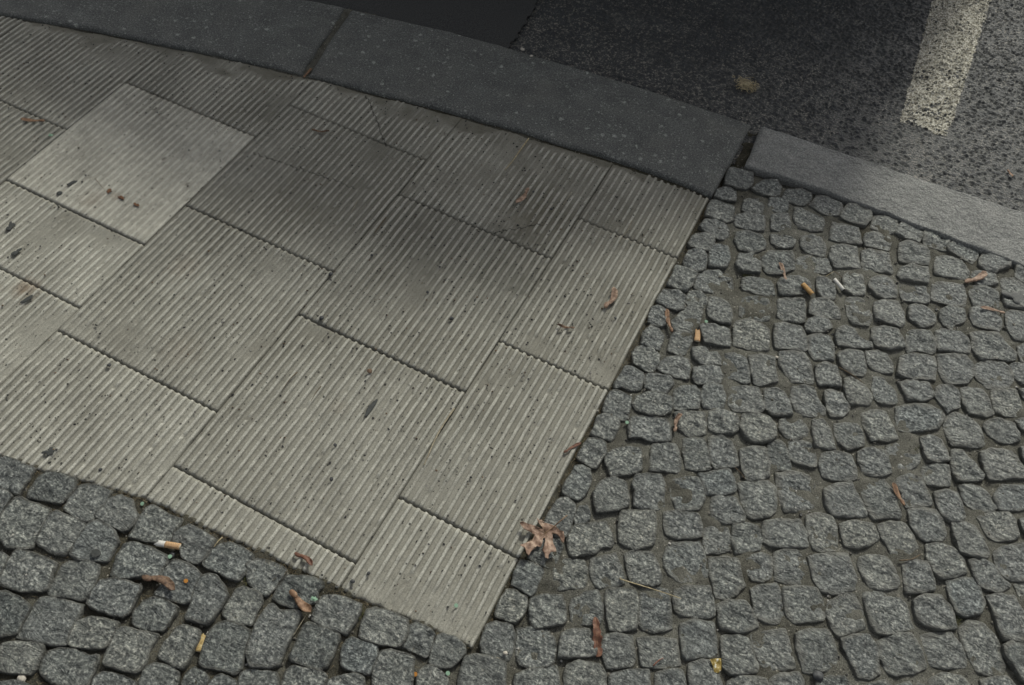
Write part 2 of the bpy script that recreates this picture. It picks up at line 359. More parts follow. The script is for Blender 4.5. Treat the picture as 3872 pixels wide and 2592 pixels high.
# ------------------------------------------------------------------ stones data
STONES = []
for ln in '''grey granite cobble one stone below the dark gap between the kerbs|19,1498 98,1517 112,1460 101,1428 29,1419 18,1464
grey granite cobble one stone below and right of the dark gap between the kerbs|122,1441 146,1499 187,1529 213,1499 217,1457 191,1436 150,1431
small squarish grey granite cobble four stones above and left of the orange cigarette filter|12,1383 38,1405 71,1405 86,1350 65,1338 14,1340
squarish grey granite cobble two stones below and left of the dark gap between the kerbs|13,1308 37,1322 92,1317 108,1259 94,1239 21,1227 12,1252
small grey granite cobble two stones below the dark gap between the kerbs|115,1373 159,1405 181,1387 191,1343 168,1324 125,1318
small squarish grey granite cobble two stones above the slim seed above the orange filter|200,1391 194,1425 241,1446 259,1425 264,1397 253,1379 219,1371
grey granite cobble two stones above and left of the slim seed above the orange filter|115,1287 151,1314 199,1330 217,1286 218,1257 174,1243 128,1235 116,1258
grey granite cobble three stones below the dark gap between the kerbs|26,1212 69,1231 103,1215 118,1182 107,1153 77,1147 18,1166
small grey granite cobble three stones left of the slim seed above the orange filter|17,1125 50,1144 79,1143 87,1107 86,1078 19,1063 9,1080
grey granite cobble one stone above and left of the slim seed above the orange filter|141,1207 174,1232 221,1235 245,1208 249,1182 224,1151 174,1134 148,1164
grey granite cobble two stones left of the slim seed above the orange filter|86,1101 107,1119 134,1122 158,1074 156,1034 105,1011 94,1043
grey granite cobble two stones above and right of the upright seed by the slabs|23,1042 66,1067 86,1044 95,995 87,974 37,972 23,987
grey granite cobble one stone left of the slim seed above the orange filter|180,1115 228,1148 248,1136 265,1069 203,1045 183,1071
grey granite cobble one stone above the upright seed by the slabs|7,956 35,966 81,959 82,933 79,878 71,868 10,866 11,914
large grey granite cobble two stones above the crushed tan cigarette butt|95,984 143,1016 186,1013 209,957 177,917 116,894 95,898 87,930
oblong grey granite cobble one stone left of the orange cigarette filter|224,1018 245,1035 308,1055 323,1042 339,1003 313,989 242,975
large grey granite cobble directly under the slim seed above the orange filter|256,1135 269,1182 337,1215 358,1171 363,1140 332,1101 299,1083 279,1087
small grey granite cobble one stone above the slim seed above the orange filter|250,1257 302,1281 332,1275 334,1242 308,1221 265,1220
small grey granite cobble two stones above the orange cigarette filter|225,1350 272,1383 286,1362 303,1317 288,1303 245,1284
small grey granite cobble one stone above and left of the crushed tan cigarette butt|9,839 55,859 79,847 92,803 73,782 12,783 5,790
small squarish grey granite cobble one stone above the crushed tan cigarette butt|87,877 113,892 145,878 152,857 147,828 106,826 89,832
grey granite cobble one stone above and right of the crushed tan cigarette butt|154,884 188,897 213,891 241,851 245,818 217,802 177,809 163,837
squarish grey granite cobble two stones left of the orange cigarette filter|253,939 289,970 327,970 350,932 351,892 324,872 266,865 258,890
small oblong grey granite cobble three stones above the folded scrap with white tip|1,751 24,770 47,762 62,711 47,692 11,697
oblong grey granite cobble one stone right of the upright seed by the slabs|100,812 114,825 152,816 156,773 144,722 95,704 76,733 89,760
grey granite cobble one stone right of the crushed tan cigarette butt|166,754 195,780 250,791 274,731 246,716 199,704
large squarish grey granite cobble two stones right of the crushed tan cigarette butt|259,831 291,858 337,864 363,854 390,777 349,758 284,746
small grey granite cobble one stone below and left of the upright seed by the slabs|24,684 50,684 77,665 78,632 83,611 60,603 26,603 15,650
small grey granite cobble one stone left of the crushed tan cigarette butt|100,692 120,708 149,710 162,693 158,666 160,639 148,623 109,620 101,669
grey granite cobble two stones below and right of the dark gap between the kerbs|236,1506 272,1527 317,1527 325,1500 313,1456 269,1450 232,1453
grey granite cobble three stones above and right of the slim seed above the orange filter|343,1523 368,1538 426,1533 440,1511 431,1468 386,1455 334,1468
grey granite cobble two stones above the white cigarette stub|451,1529 475,1549 531,1550 543,1515 531,1465 496,1463 444,1464 445,1489
grey granite cobble two stones above and right of the white cigarette stub|555,1533 586,1551 629,1557 639,1527 630,1480 601,1470 558,1469 552,1495
squarish grey granite cobble two stones above and left of the tan seed by the kerb|650,1551 675,1560 716,1553 725,1528 718,1484 684,1482 640,1486 638,1515
squarish grey granite cobble two stones above and left of the grey cement smear|735,1558 759,1572 811,1566 820,1536 815,1498 782,1491 741,1485 728,1530
grey granite cobble one stone above the tan seed by the kerb|838,1563 855,1573 878,1551 902,1547 915,1560 918,1516 909,1483 866,1492 822,1502 821,1530
grey granite cobble one stone above and left of the grey cement smear|941,1564 968,1585 997,1567 1027,1567 1025,1526 993,1496 989,1472 959,1472 928,1482 930,1517
small grey granite cobble directly under the tan seed by the kerb|923,1446 956,1470 985,1475 999,1429 980,1412 943,1391 919,1422
large grey granite cobble one stone below and right of the grey cement smear|1010,1456 1050,1484 1081,1474 1117,1478 1137,1378 1086,1360 1040,1350 1023,1415
oblong grey granite cobble one stone right of the grey cement smear|1050,1563 1061,1592 1109,1619 1125,1494 1076,1483 1053,1491
grey granite cobble two stones above and right of the slim seed above the orange filter|286,1422 312,1431 390,1427 400,1403 402,1368 372,1345 322,1340 301,1370
large squarish grey granite cobble two stones above and right of the orange cigarette filter|430,1426 459,1436 513,1443 523,1419 541,1377 532,1366 481,1349 438,1336 434,1380
grey granite cobble three stones above and right of the orange cigarette filter|547,1433 570,1452 620,1457 630,1445 633,1395 600,1387 560,1376 547,1398
large squarish grey granite cobble two stones left of the tan seed by the kerb|664,1447 686,1471 743,1475 763,1451 771,1393 743,1383 683,1360 670,1404
large squarish grey granite cobble one stone left of the tan seed by the kerb|794,1452 824,1474 872,1479 906,1436 905,1397 877,1387 845,1380 803,1367 797,1397
squarish grey granite cobble one stone above the orange cigarette filter|345,1300 378,1325 409,1325 434,1293 440,1256 415,1248 380,1245 361,1257
large squarish grey granite cobble one stone above the white cigarette stub|454,1304 479,1330 529,1347 548,1301 564,1265 534,1248 489,1228 464,1253
grey granite cobble one stone above and right of the white cigarette stub|554,1338 572,1360 638,1375 652,1331 668,1307 665,1289 649,1291 615,1277 580,1263 566,1289
grey granite cobble two stones right of the white cigarette stub|693,1333 725,1362 771,1376 782,1339 784,1307 749,1298 704,1284 689,1297
oblong grey granite cobble one stone above and left of the white cigarette stub|374,1213 409,1239 454,1247 479,1211 479,1195 457,1177 408,1160 368,1165 363,1196
grey granite cobble directly under the orange cigarette filter|339,1083 369,1111 406,1127 429,1112 442,1082 421,1060 385,1029 355,1017 337,1050
small oblong grey granite cobble one stone left of the white cigarette stub|447,1144 477,1161 502,1153 521,1095 518,1077 486,1070 468,1081 455,1116
grey granite cobble one stone right of the white cigarette stub|527,1200 541,1236 579,1235 597,1191 606,1154 574,1135 542,1144 531,1170
squarish grey granite cobble two stones right of the orange cigarette filter|616,1239 644,1266 674,1267 693,1245 703,1202 675,1176 646,1176 616,1191 610,1215
grey granite cobble two stones left of the thin seed near the right edge|706,1274 741,1283 784,1291 806,1255 807,1230 781,1215 729,1201 711,1234
large squarish grey granite cobble one stone left of the thin seed near the right edge|805,1319 833,1345 896,1365 914,1326 919,1276 892,1262 850,1254 814,1249
squarish grey granite cobble one stone above the thin seed near the right edge|918,1366 954,1392 1003,1404 1015,1373 1019,1327 995,1314 948,1298 932,1326
grey granite cobble one stone below and left of the orange cigarette filter|359,989 389,1016 432,1035 444,1005 457,946 430,926 396,917 375,925
small grey granite cobble one stone below and right of the orange cigarette filter|457,1038 487,1066 518,1062 545,1046 559,1018 533,1004 496,993 467,992 456,1017
grey granite cobble one stone below and right of the white cigarette stub|558,1110 588,1138 625,1122 652,1070 649,1038 625,1030 602,1022 582,1042 567,1074
squarish grey granite cobble two stones below and right of the white cigarette stub|648,1135 668,1162 714,1183 737,1148 754,1102 744,1081 705,1079 666,1073
squarish grey granite cobble two stones below and left of the tan seed by the kerb|752,1178 779,1208 816,1203 838,1185 843,1157 824,1126 802,1113 766,1129
small grey granite cobble one stone below and left of the tan seed by the kerb|851,1212 873,1246 915,1254 929,1220 924,1202 903,1180 900,1158 874,1164 857,1180
squarish grey granite cobble directly under the thin seed near the right edge|941,1273 969,1299 1011,1307 1033,1283 1041,1247 1035,1219 993,1215 959,1211 942,1243
large grey granite cobble two stones below the grey cement smear|1049,1313 1074,1338 1133,1355 1148,1266 1114,1228 1091,1220 1062,1254
small oblong grey granite cobble one stone below the orange cigarette filter|469,958 494,987 527,985 544,965 528,941 498,919 475,911 469,933
grey granite cobble one stone above the thin twig on sandy cobbles|565,967 587,994 613,993 630,968 672,972 680,952 659,936 617,917 584,908 565,941
squarish grey granite cobble two stones above and right of the thin twig on sandy cobbles|666,1028 696,1054 738,1058 754,1037 771,1007 763,993 719,969 695,965 675,988
grey granite cobble two stones below and left of the thin seed near the right edge|772,1067 798,1096 835,1107 855,1079 864,1035 853,1019 812,1011 789,988 777,1011
grey granite cobble one stone below and left of the thin seed near the right edge|854,1118 875,1139 923,1151 945,1144 961,1113 963,1085 937,1071 875,1046 861,1082
large grey granite cobble one stone below the thin seed near the right edge|959,1166 987,1187 1037,1209 1062,1179 1100,1161 1101,1128 1069,1110 1045,1107 1005,1079 973,1105
large squarish grey granite cobble two stones below the slim seed above the orange filter|380,883 407,903 455,915 476,892 494,844 493,834 441,814 407,795 391,835
grey granite cobble one stone above and left of the thin twig on sandy cobbles|487,893 516,919 551,924 569,895 584,841 564,835 530,816 507,836
small grey granite cobble three stones below and right of the tan seed by the kerb|1106,1189 1127,1215 1160,1224 1169,1151 1120,1134
large grey granite cobble two stones left of the thin twig on sandy cobbles|425,783 457,810 493,820 512,803 547,743 548,725 520,714 490,698 462,719 437,742
small squarish grey granite cobble one stone left of the thin twig on sandy cobbles|541,790 562,816 597,817 622,775 627,755 592,745 572,729 551,754
squarish grey granite cobble two stones below the white cigarette stub|594,881 624,907 657,916 672,882 683,851 678,829 652,820 616,827 593,861
small grey granite cobble one stone above and right of the thin twig on sandy cobbles|669,923 700,945 728,946 752,917 761,889 740,877 707,868 682,887
large grey granite cobble two stones right of the thin twig on sandy cobbles|773,962 803,988 868,1010 880,969 883,919 847,909 806,891 778,893 774,929
large grey granite cobble three stones below the tan seed by the kerb|876,1023 901,1042 955,1067 980,1043 990,1002 979,968 949,947 918,930 896,959
large grey granite cobble two stones below the thin seed near the right edge|993,1050 1019,1079 1071,1098 1096,1088 1109,1049 1100,1016 1070,990 1039,978 1011,999 994,1022
small grey granite cobble three stones below the grey cement smear|1094,1101 1118,1124 1165,1136 1175,1057 1142,1049 1113,1065
grey granite cobble one stone below the thin twig on sandy cobbles|633,786 649,804 686,797 718,778 726,760 719,730 696,726 673,709 658,728 641,754
small grey granite cobble one stone below and right of the thin twig on sandy cobbles|714,840 741,855 764,831 789,813 797,791 790,774 756,759 734,769 720,798
grey granite cobble three stones above the lone rust-coloured maple seed|792,860 817,887 869,902 887,880 892,856 870,831 827,807 812,830
small grey granite cobble three stones right of the thin twig on sandy cobbles|897,895 923,923 954,922 968,898 971,860 955,842 945,823 924,843 901,861
grey granite cobble three stones below the thin seed near the right edge|968,934 989,950 1031,960 1053,927 1073,889 1050,868 1008,858 984,880
squarish grey granite cobble four stones below the tan seed by the kerb|1056,974 1086,999 1127,1017 1142,976 1160,941 1147,921 1110,905 1077,900 1066,930
small grey granite cobble four stones below the grey cement smear|1136,1022 1176,1049 1181,1006 1152,999
grey granite cobble three stones below and right of the crushed tan cigarette butt|423,629 454,651 476,650 501,623 519,585 497,569 469,558 441,569
squarish grey granite cobble one stone below and left of the thin twig on sandy cobbles|496,674 527,700 557,707 576,674 607,651 609,630 584,608 559,599 528,603 507,627
small grey granite cobble three stones above and left of the lone rust-coloured maple seed|590,712 610,728 640,731 657,705 669,698 671,678 660,654 627,636 611,658
squarish grey granite cobble two stones below and right of the thin twig on sandy cobbles|712,691 735,721 775,739 791,713 809,689 826,660 810,639 779,630 760,615 741,639 725,664
large oblong grey granite cobble two stones above the lone rust-coloured maple seed|802,767 837,795 892,821 927,813 940,795 926,748 891,725 832,689 815,709
large squarish grey granite cobble two stones above and right of the lone rust-coloured maple seed|950,813 969,837 1022,835 1042,816 1065,770 1055,752 1014,729 981,715 961,738 947,777
grey granite cobble three stones above the tiny green moss tuft|1059,847 1085,874 1133,879 1153,855 1158,837 1136,812 1103,795 1072,807 1057,824
small oblong grey granite cobble four stones above and right of the lone rust-coloured maple seed|1140,900 1191,932 1196,892 1159,876
squarish grey granite cobble two stones right of the folded scrap with white tip|391,507 421,532 463,542 488,526 500,486 485,461 451,439 424,440 399,464
small squarish grey granite cobble three stones right of the folded scrap with white tip|499,549 525,576 559,577 579,554 578,533 558,510 527,501 504,522
small oblong grey granite cobble four stones below the orange cigarette filter|585,592 611,610 639,592 654,562 671,534 651,523 613,515 598,548
squarish grey granite cobble two stones below the thin twig on sandy cobbles|650,614 678,638 708,650 731,625 743,590 725,568 703,551 677,562 659,581
small oblong grey granite cobble three stones left of the lone rust-coloured maple seed|492,461 514,477 533,471 552,441 569,414 567,401 536,384 516,393 496,426
small squarish grey granite cobble four stones right of the folded scrap with white tip|544,489 575,510 606,519 621,486 635,450 618,440 574,433 553,446
squarish grey granite cobble two stones above and left of the lone rust-coloured maple seed|641,497 674,523 714,533 735,504 747,467 732,451 691,433 663,429 645,459
squarish grey granite cobble one stone above and left of the lone rust-coloured maple seed|735,553 767,586 801,593 817,568 833,537 814,511 778,496 762,499 742,524
grey granite cobble one stone above the lone rust-coloured maple seed|811,623 846,654 882,657 900,634 901,610 885,578 849,554 827,578 809,601
small grey granite cobble three stones below and right of the thin twig on sandy cobbles|891,691 912,716 946,713 963,689 978,660 965,645 927,625 910,648
small grey granite cobble one stone above and right of the lone rust-coloured maple seed|916,599 952,630 979,637 991,607 994,577 969,560 939,551 919,572
grey granite cobble two stones right of the lone rust-coloured maple seed|979,693 1002,706 1023,697 1055,678 1077,658 1077,642 1046,621 1014,604 996,634
large grey granite cobble two stones above the tiny green moss tuft|1059,729 1090,758 1141,778 1163,757 1192,732 1195,710 1154,688 1100,651 1083,677
small oblong grey granite cobble four stones right of the lone rust-coloured maple seed|1166,804 1205,825 1216,737 1192,756
large squarish grey granite cobble three stones above and left of the curved brown twig|540,370 577,399 619,413 642,399 656,371 672,349 658,319 628,288 593,269 559,319
large grey granite cobble three stones below and right of the folded scrap with white tip|451,287 479,310 524,334 546,327 558,296 567,259 556,231 524,210 502,209 479,241
large squarish grey granite cobble one stone left of the lone rust-coloured maple seed|677,390 706,425 739,447 758,423 783,398 802,371 798,361 754,337 720,323 691,348
large grey granite cobble two stones above and left of the curved brown twig|769,456 800,484 824,505 841,490 865,465 875,436 887,420 888,406 860,391 825,368 806,380 782,416
squarish grey granite cobble one stone right of the lone rust-coloured maple seed|858,527 886,558 918,560 939,532 962,498 955,483 924,467 900,450 881,478 860,505
grey granite cobble two stones above and left of the tiny green moss tuft|962,529 989,551 1019,560 1036,534 1054,499 1045,479 1018,461 995,471 977,499
small grey granite cobble one stone above and left of the tiny green moss tuft|1026,587 1054,610 1091,610 1116,589 1131,571 1122,554 1084,538 1056,542 1038,558
oblong grey granite cobble one stone above the tiny green moss tuft|1120,606 1138,651 1181,675 1222,689 1231,621 1181,590 1144,570 1129,585
grey granite cobble three stones left of the curved brown twig|551,207 587,234 637,260 657,242 678,203 674,194 626,168 593,154 569,152
grey granite cobble two stones below and left of the lone rust-coloured maple seed|653,280 677,308 715,317 735,291 751,242 747,222 715,202 694,201 672,236
grey granite cobble one stone above and left of the curved brown twig|744,303 774,331 823,349 843,328 848,309 829,284 810,263 773,251 758,275
squarish grey granite cobble one stone below the lone rust-coloured maple seed|841,352 868,381 908,395 935,370 953,343 942,309 912,293 888,291 867,319 847,337
squarish grey granite cobble one stone above and right of the curved brown twig|908,440 937,467 978,478 1001,456 1015,413 1006,394 971,371 949,377 923,400
grey granite cobble one stone left of the tiny green moss tuft|1025,458 1058,479 1087,484 1113,458 1134,419 1125,403 1091,389 1062,387 1040,423
grey granite cobble three stones right of the curved brown twig|1091,516 1120,546 1165,571 1185,556 1201,512 1183,492 1147,469 1122,474 1103,500
small grey granite cobble one stone above and right of the tiny green moss tuft|1199,563 1235,590 1243,528 1215,535
squarish grey granite cobble one stone right of the curved brown twig|974,358 1003,381 1044,388 1072,365 1086,331 1059,306 1028,282 1005,294 984,325
grey granite cobble one stone below the tiny green moss tuft|1089,370 1120,394 1150,389 1175,364 1200,354 1185,332 1176,320 1145,314 1121,315 1105,341
large grey granite cobble one stone below and right of the tiny green moss tuft|1149,434 1185,472 1245,511 1259,402 1217,376 1191,373 1163,385
squarish grey granite cobble three stones above the dark round pebble|605,136 634,162 662,170 687,149 698,120 693,84 655,70 629,66 616,100
small grey granite cobble three stones above and right of the yellow leaf scrap|545,87 572,118 600,119 615,69 601,48 574,37 553,53
large squarish grey granite cobble two stones left of the curved brown twig|691,168 723,196 782,227 801,199 819,175 829,146 803,122 778,102 744,94 716,120
squarish grey granite cobble one stone left of the curved brown twig|817,235 847,259 881,270 907,249 924,224 926,201 893,177 860,166 836,191 819,212
squarish grey granite cobble one stone below and right of the curved brown twig|929,271 948,295 984,310 1001,282 1018,254 1015,239 982,214 953,199 942,226
grey granite cobble two stones below and left of the tiny green moss tuft|1046,278 1076,308 1114,325 1130,299 1144,267 1137,237 1110,213 1082,208 1062,237
large grey granite cobble two stones above the photo's bottom right corner|1149,289 1180,313 1218,326 1239,298 1275,278 1280,242 1245,214 1211,196 1186,231 1170,261
small grey granite cobble four stones below and right of the lone rust-coloured maple seed|1216,362 1260,396 1269,327 1237,330
grey granite cobble two stones above and right of the yellow leaf scrap|579,10 604,36 635,56 654,40 674,-15 665,-45 639,-56 607,-50 594,-18
grey granite cobble two stones above the dark round pebble|657,54 690,75 733,92 755,67 772,37 770,23 735,-1 701,-23 680,-5 665,26
squarish grey granite cobble two stones above and right of the dark round pebble|773,67 795,105 826,125 849,104 867,75 875,56 850,28 822,3 798,16 780,41
large squarish grey granite cobble one stone below the curved brown twig|849,140 881,164 930,183 957,168 976,132 989,113 967,93 928,63 904,56 882,76 864,112
grey granite cobble three stones above and left of the photo's bottom right corner|977,185 1000,214 1037,230 1064,212 1081,182 1087,165 1059,147 1021,137 997,140 984,163
large grey granite cobble one stone above and left of the photo's bottom right corner|1100,169 1117,204 1155,214 1187,193 1209,155 1224,126 1217,104 1182,83 1157,82 1133,109 1112,135
grey granite cobble one stone above the photo's bottom right corner|1209,176 1235,203 1282,227 1295,124 1265,111 1242,135 1220,154
squarish grey granite cobble one stone above and left of the dark round pebble|618,-108 642,-82 691,-50 706,-73 725,-107 740,-129 729,-140 690,-161 662,-164 636,-138
large squarish grey granite cobble one stone above the dark round pebble|719,-48 747,-21 788,-2 811,-24 826,-47 829,-70 813,-96 786,-120 762,-126 738,-93
grey granite cobble one stone above and right of the dark round pebble|830,-5 857,22 890,39 912,20 923,-14 935,-44 913,-68 888,-78 867,-50 847,-30
large grey granite cobble two stones right of the dark round pebble|915,31 939,65 984,95 1005,78 1028,47 1035,26 1015,1 976,-26 952,-29 932,-4
grey granite cobble two stones above and left of the photo's bottom right corner|1014,102 1046,128 1082,144 1109,123 1127,99 1128,78 1088,54 1051,41 1027,65
grey granite cobble one stone left of the dark round pebble|693,-189 713,-164 751,-138 768,-156 788,-209 716,-246
grey granite cobble one stone below and right of the dark round pebble|801,-135 828,-109 858,-94 879,-109 900,-150 817,-193
small grey granite cobble three stones below the curved brown twig|917,-86 950,-57 968,-63 983,-107 929,-135
small grey granite cobble three stones left of the photo's bottom right corner|982,-55 1015,-26 1041,-21 1061,-66 993,-102
grey granite cobble two stones left of the photo's bottom right corner|1054,0 1081,32 1127,51 1151,39 1170,-9 1071,-60
grey granite cobble one stone left of the photo's bottom right corner|1172,60 1198,82 1228,101 1252,87 1269,43 1194,4
squarish grey granite cobble two stones below and left of the crushed tan cigarette butt|19,586 37,605 76,599 93,584 98,554 93,520 65,518 33,523 16,556
grey granite cobble one stone below and left of the crushed tan cigarette butt|113,591 144,613 173,615 188,595 199,555 192,543 161,539 130,536 106,541 104,567
small grey granite cobble one stone below and right of the crushed tan cigarette butt|172,666 198,685 241,700 259,681 272,651 251,639 214,623 187,636
small grey granite cobble one stone below the crushed tan cigarette butt|205,596 236,622 270,636 289,614 292,584 262,568 234,547 215,560
grey granite cobble two stones above and right of the folded scrap with white tip|269,692 296,711 333,708 356,670 372,633 355,619 326,621 302,617 278,654
grey granite cobble two stones below and right of the crushed tan cigarette butt|342,723 374,749 414,758 429,710 450,676 427,659 402,636 384,639 364,679
small grey granite cobble one stone above the green confetti dot by the slabs|12,493 30,503 68,501 78,484 83,446 64,431 33,428 17,414 7,427 13,457
small grey granite cobble one stone above and left of the folded scrap with white tip|84,506 111,520 148,527 165,510 161,485 156,469 131,460 96,458 87,480
grey granite cobble one stone above the folded scrap with white tip|181,496 201,520 230,537 249,516 263,467 235,447 202,433 188,460
small grey granite cobble one stone above and right of the folded scrap with white tip|254,550 272,569 302,576 321,542 330,504 302,484 276,478 259,508
squarish grey granite cobble three stones left of the thin twig on sandy cobbles|333,589 365,611 403,623 424,590 440,560 432,542 397,523 362,512 341,523 338,552
grey granite cobble one stone above and left of the green confetti dot by the slabs|8,392 27,407 71,405 80,375 88,328 68,317 41,315 18,319 10,345
oblong grey granite cobble two stones below the upright seed by the slabs|86,413 109,443 152,462 178,459 190,435 193,411 174,388 143,375 103,370 83,385
grey granite cobble one stone right of the folded scrap with white tip|208,415 232,437 284,457 300,431 312,396 295,378 272,366 238,372 225,399
squarish grey granite cobble two stones below the crushed tan cigarette butt|299,473 330,495 366,501 386,483 392,452 379,432 343,417 319,416 305,447
small squarish grey granite cobble one stone left of the green confetti dot by the slabs|10,298 25,311 67,312 77,297 77,255 73,241 48,235 15,230 14,262
large grey granite cobble one stone right of the green confetti dot by the slabs|97,341 135,362 191,380 211,362 230,322 214,310 182,296 149,291 122,272 106,304
small grey granite cobble two stones left of the folded scrap with white tip|15,213 32,223 62,226 76,194 73,168 70,143 57,136 21,140 12,151 13,188
grey granite cobble one stone below the green confetti dot by the slabs|93,211 122,239 160,256 176,224 189,192 171,171 145,152 119,134 101,160 84,174 86,195
squarish grey granite cobble one stone below the folded scrap with white tip|190,284 213,305 249,316 269,291 288,258 283,235 259,230 235,213 211,204 199,245
grey granite cobble one stone below and right of the folded scrap with white tip|262,348 286,365 316,377 334,346 351,316 362,294 339,274 301,260 282,302
grey granite cobble three stones right of the green confetti dot by the slabs|326,387 351,413 387,408 410,380 432,343 413,329 376,301 357,319 338,353
grey granite cobble two stones below and right of the folded scrap with white tip|422,394 450,422 485,437 506,392 521,353 505,332 469,312 447,340
small oblong grey granite cobble two stones above and right of the dry brown lobed leaf|17,110 35,124 60,122 72,101 78,66 76,39 67,23 47,23 22,25 16,44 20,81
grey granite cobble two stones below the green confetti dot by the slabs|105,111 131,137 164,139 183,108 197,75 180,54 155,33 130,16 115,34 99,63
squarish grey granite cobble two stones below the folded scrap with white tip|185,170 211,188 245,203 264,182 273,149 288,120 266,100 236,84 212,86 202,119 187,140
squarish grey granite cobble three stones above the long straw stem|279,202 309,230 345,249 365,221 379,191 376,163 354,144 323,131 300,156
grey granite cobble three stones below and right of the green confetti dot by the slabs|341,259 370,282 412,313 432,293 449,271 445,254 415,229 379,210 360,234
squarish grey granite cobble three stones above and right of the long straw stem|398,213 421,229 460,239 476,221 495,202 498,182 475,165 453,154 421,155 407,176
grey granite cobble one stone above and right of the dry brown lobed leaf|20,-6 39,11 66,4 74,-14 77,-42 83,-63 83,-85 58,-102 16,-82 15,-53
small grey granite cobble three stones above and left of the long straw stem|82,5 98,14 115,-3 118,-16 103,-35 90,-42 82,-17
large grey granite cobble one stone right of the dry brown lobed leaf|88,-53 117,-30 160,0 179,-14 202,-45 203,-62 177,-76 170,-97 139,-120 128,-133 113,-127 92,-97
large squarish grey granite cobble two stones above the long straw stem|189,49 220,69 269,92 286,57 301,12 295,-5 262,-34 237,-36 219,-32 198,10
grey granite cobble two stones above and right of the long straw stem|297,103 329,124 381,141 399,118 410,88 397,78 356,52 326,46 305,75
small grey granite cobble three stones below the folded scrap with white tip|413,115 440,137 467,143 484,120 491,89 469,70 440,48 424,74
grey granite cobble three stones above the yellow leaf scrap|481,158 508,180 538,186 562,162 563,128 538,107 511,86 493,111
small squarish grey granite cobble directly under the dry brown lobed leaf|15,-148 35,-121 69,-109 87,-121 89,-154 89,-181 74,-189 50,-192 22,-189
small grey granite cobble one stone below the dry brown lobed leaf|7,-211 23,-203 61,-203 72,-211 69,-239 74,-262 69,-278 54,-279 33,-274 16,-273 8,-245
squarish grey granite cobble one stone below and right of the dry brown lobed leaf|91,-163 118,-145 153,-130 169,-145 184,-178 182,-195 155,-212 129,-230 110,-217 92,-186
squarish grey granite cobble one stone above and left of the long straw stem|172,-116 197,-93 221,-73 238,-91 259,-111 272,-134 260,-150 234,-164 215,-177 196,-164 179,-140
squarish grey granite cobble one stone above the long straw stem|244,-61 270,-40 308,-23 329,-43 349,-69 356,-89 340,-104 309,-118 287,-119 267,-93
large squarish grey granite cobble one stone above and right of the long straw stem|339,21 371,46 413,68 437,39 457,8 461,-13 433,-38 402,-61 378,-57 353,-40 342,-12
grey granite cobble two stones right of the long straw stem|453,37 486,58 520,70 539,39 557,12 546,-18 527,-44 501,-55 482,-19 462,11
small squarish grey granite cobble one stone above and right of the lowest slab corner|9,-297 26,-287 61,-292 73,-305 73,-336 68,-358 52,-363 16,-367 7,-343
squarish grey granite cobble one stone above and left of the reddish curled leaf|76,-284 103,-263 141,-243 159,-262 175,-295 172,-309 146,-326 119,-347 104,-342 87,-313
squarish grey granite cobble one stone above the reddish curled leaf|170,-237 188,-221 188,-208 218,-185 238,-201 254,-238 258,-261 239,-274 208,-287 192,-286 177,-259
grey granite cobble one stone below and left of the long straw stem|241,-173 268,-156 305,-139 324,-162 337,-203 347,-226 328,-239 308,-256 289,-263 272,-237 250,-201
grey granite cobble directly under the long straw stem|320,-131 349,-109 381,-96 397,-123 415,-162 427,-184 409,-200 380,-218 359,-220 350,-212 334,-173
grey granite cobble one stone right of the long straw stem|402,-88 425,-66 476,-38 495,-65 511,-101 503,-115 478,-128 441,-142 421,-136 407,-118
grey granite cobble one stone above and right of the yellow leaf scrap|513,-74 535,-50 571,-31 594,-45 615,-65 622,-77 600,-101 576,-117 543,-125 527,-105
squarish grey granite cobble one stone left of the reddish curled leaf|78,-371 109,-352 146,-339 169,-348 184,-367 194,-401 188,-413 156,-436 125,-446 100,-421
small grey granite cobble one stone below and left of the reddish curled leaf|186,-326 210,-305 240,-289 259,-297 275,-320 280,-338 256,-353 224,-374 203,-382 189,-353
squarish grey granite cobble one stone below and right of the reddish curled leaf|283,-284 308,-265 343,-253 358,-276 370,-305 370,-320 345,-337 319,-353 300,-330 287,-307
grey granite cobble one stone left of the yellow leaf scrap|363,-252 391,-231 447,-207 462,-230 477,-261 462,-275 427,-293 397,-306 381,-282
squarish grey granite cobble one stone above and left of the yellow leaf scrap|445,-168 471,-141 518,-123 534,-152 550,-187 540,-201 512,-222 489,-240 475,-232 460,-200
squarish grey granite cobble two stones left of the dark round pebble|550,-146 581,-124 611,-117 628,-142 651,-167 654,-186 628,-205 599,-221 579,-213 564,-179
large grey granite cobble two stones below and left of the reddish curled leaf|125,-476 154,-443 203,-408 220,-431 253,-489 155,-540
large squarish grey granite cobble one stone below the reddish curled leaf|229,-392 252,-371 300,-357 317,-369 331,-394 348,-439 267,-481 237,-423
grey granite cobble two stones left of the yellow leaf scrap|334,-366 355,-346 411,-311 428,-340 447,-387 362,-432
squarish grey granite cobble one stone below and left of the yellow leaf scrap|436,-307 464,-283 487,-274 506,-299 533,-342 466,-377 443,-332
squarish grey granite cobble three stones below and right of the long straw stem|500,-252 525,-224 551,-216 571,-241 590,-261 591,-281 560,-305 531,-306 512,-284
grey granite cobble one stone below and right of the yellow leaf scrap|600,-241 626,-215 681,-192 715,-247 624,-295
squarish grey granite cobble one stone above and left of the seed beside the green scrap|-619,-553 -605,-525 -568,-519 -528,-517 -521,-523 -524,-551 -524,-580 -529,-596 -553,-596 -589,-589
grey granite cobble directly under the seed beside the green scrap|-509,-530 -482,-516 -450,-502 -420,-502 -414,-512 -418,-530 -410,-552 -428,-574 -444,-589 -480,-595 -507,-594 -512,-568
grey granite cobble one stone right of the seed beside the green scrap|-398,-530 -374,-517 -338,-510 -303,-504 -294,-537 -294,-568 -294,-583 -320,-588 -355,-594 -388,-593 -399,-568
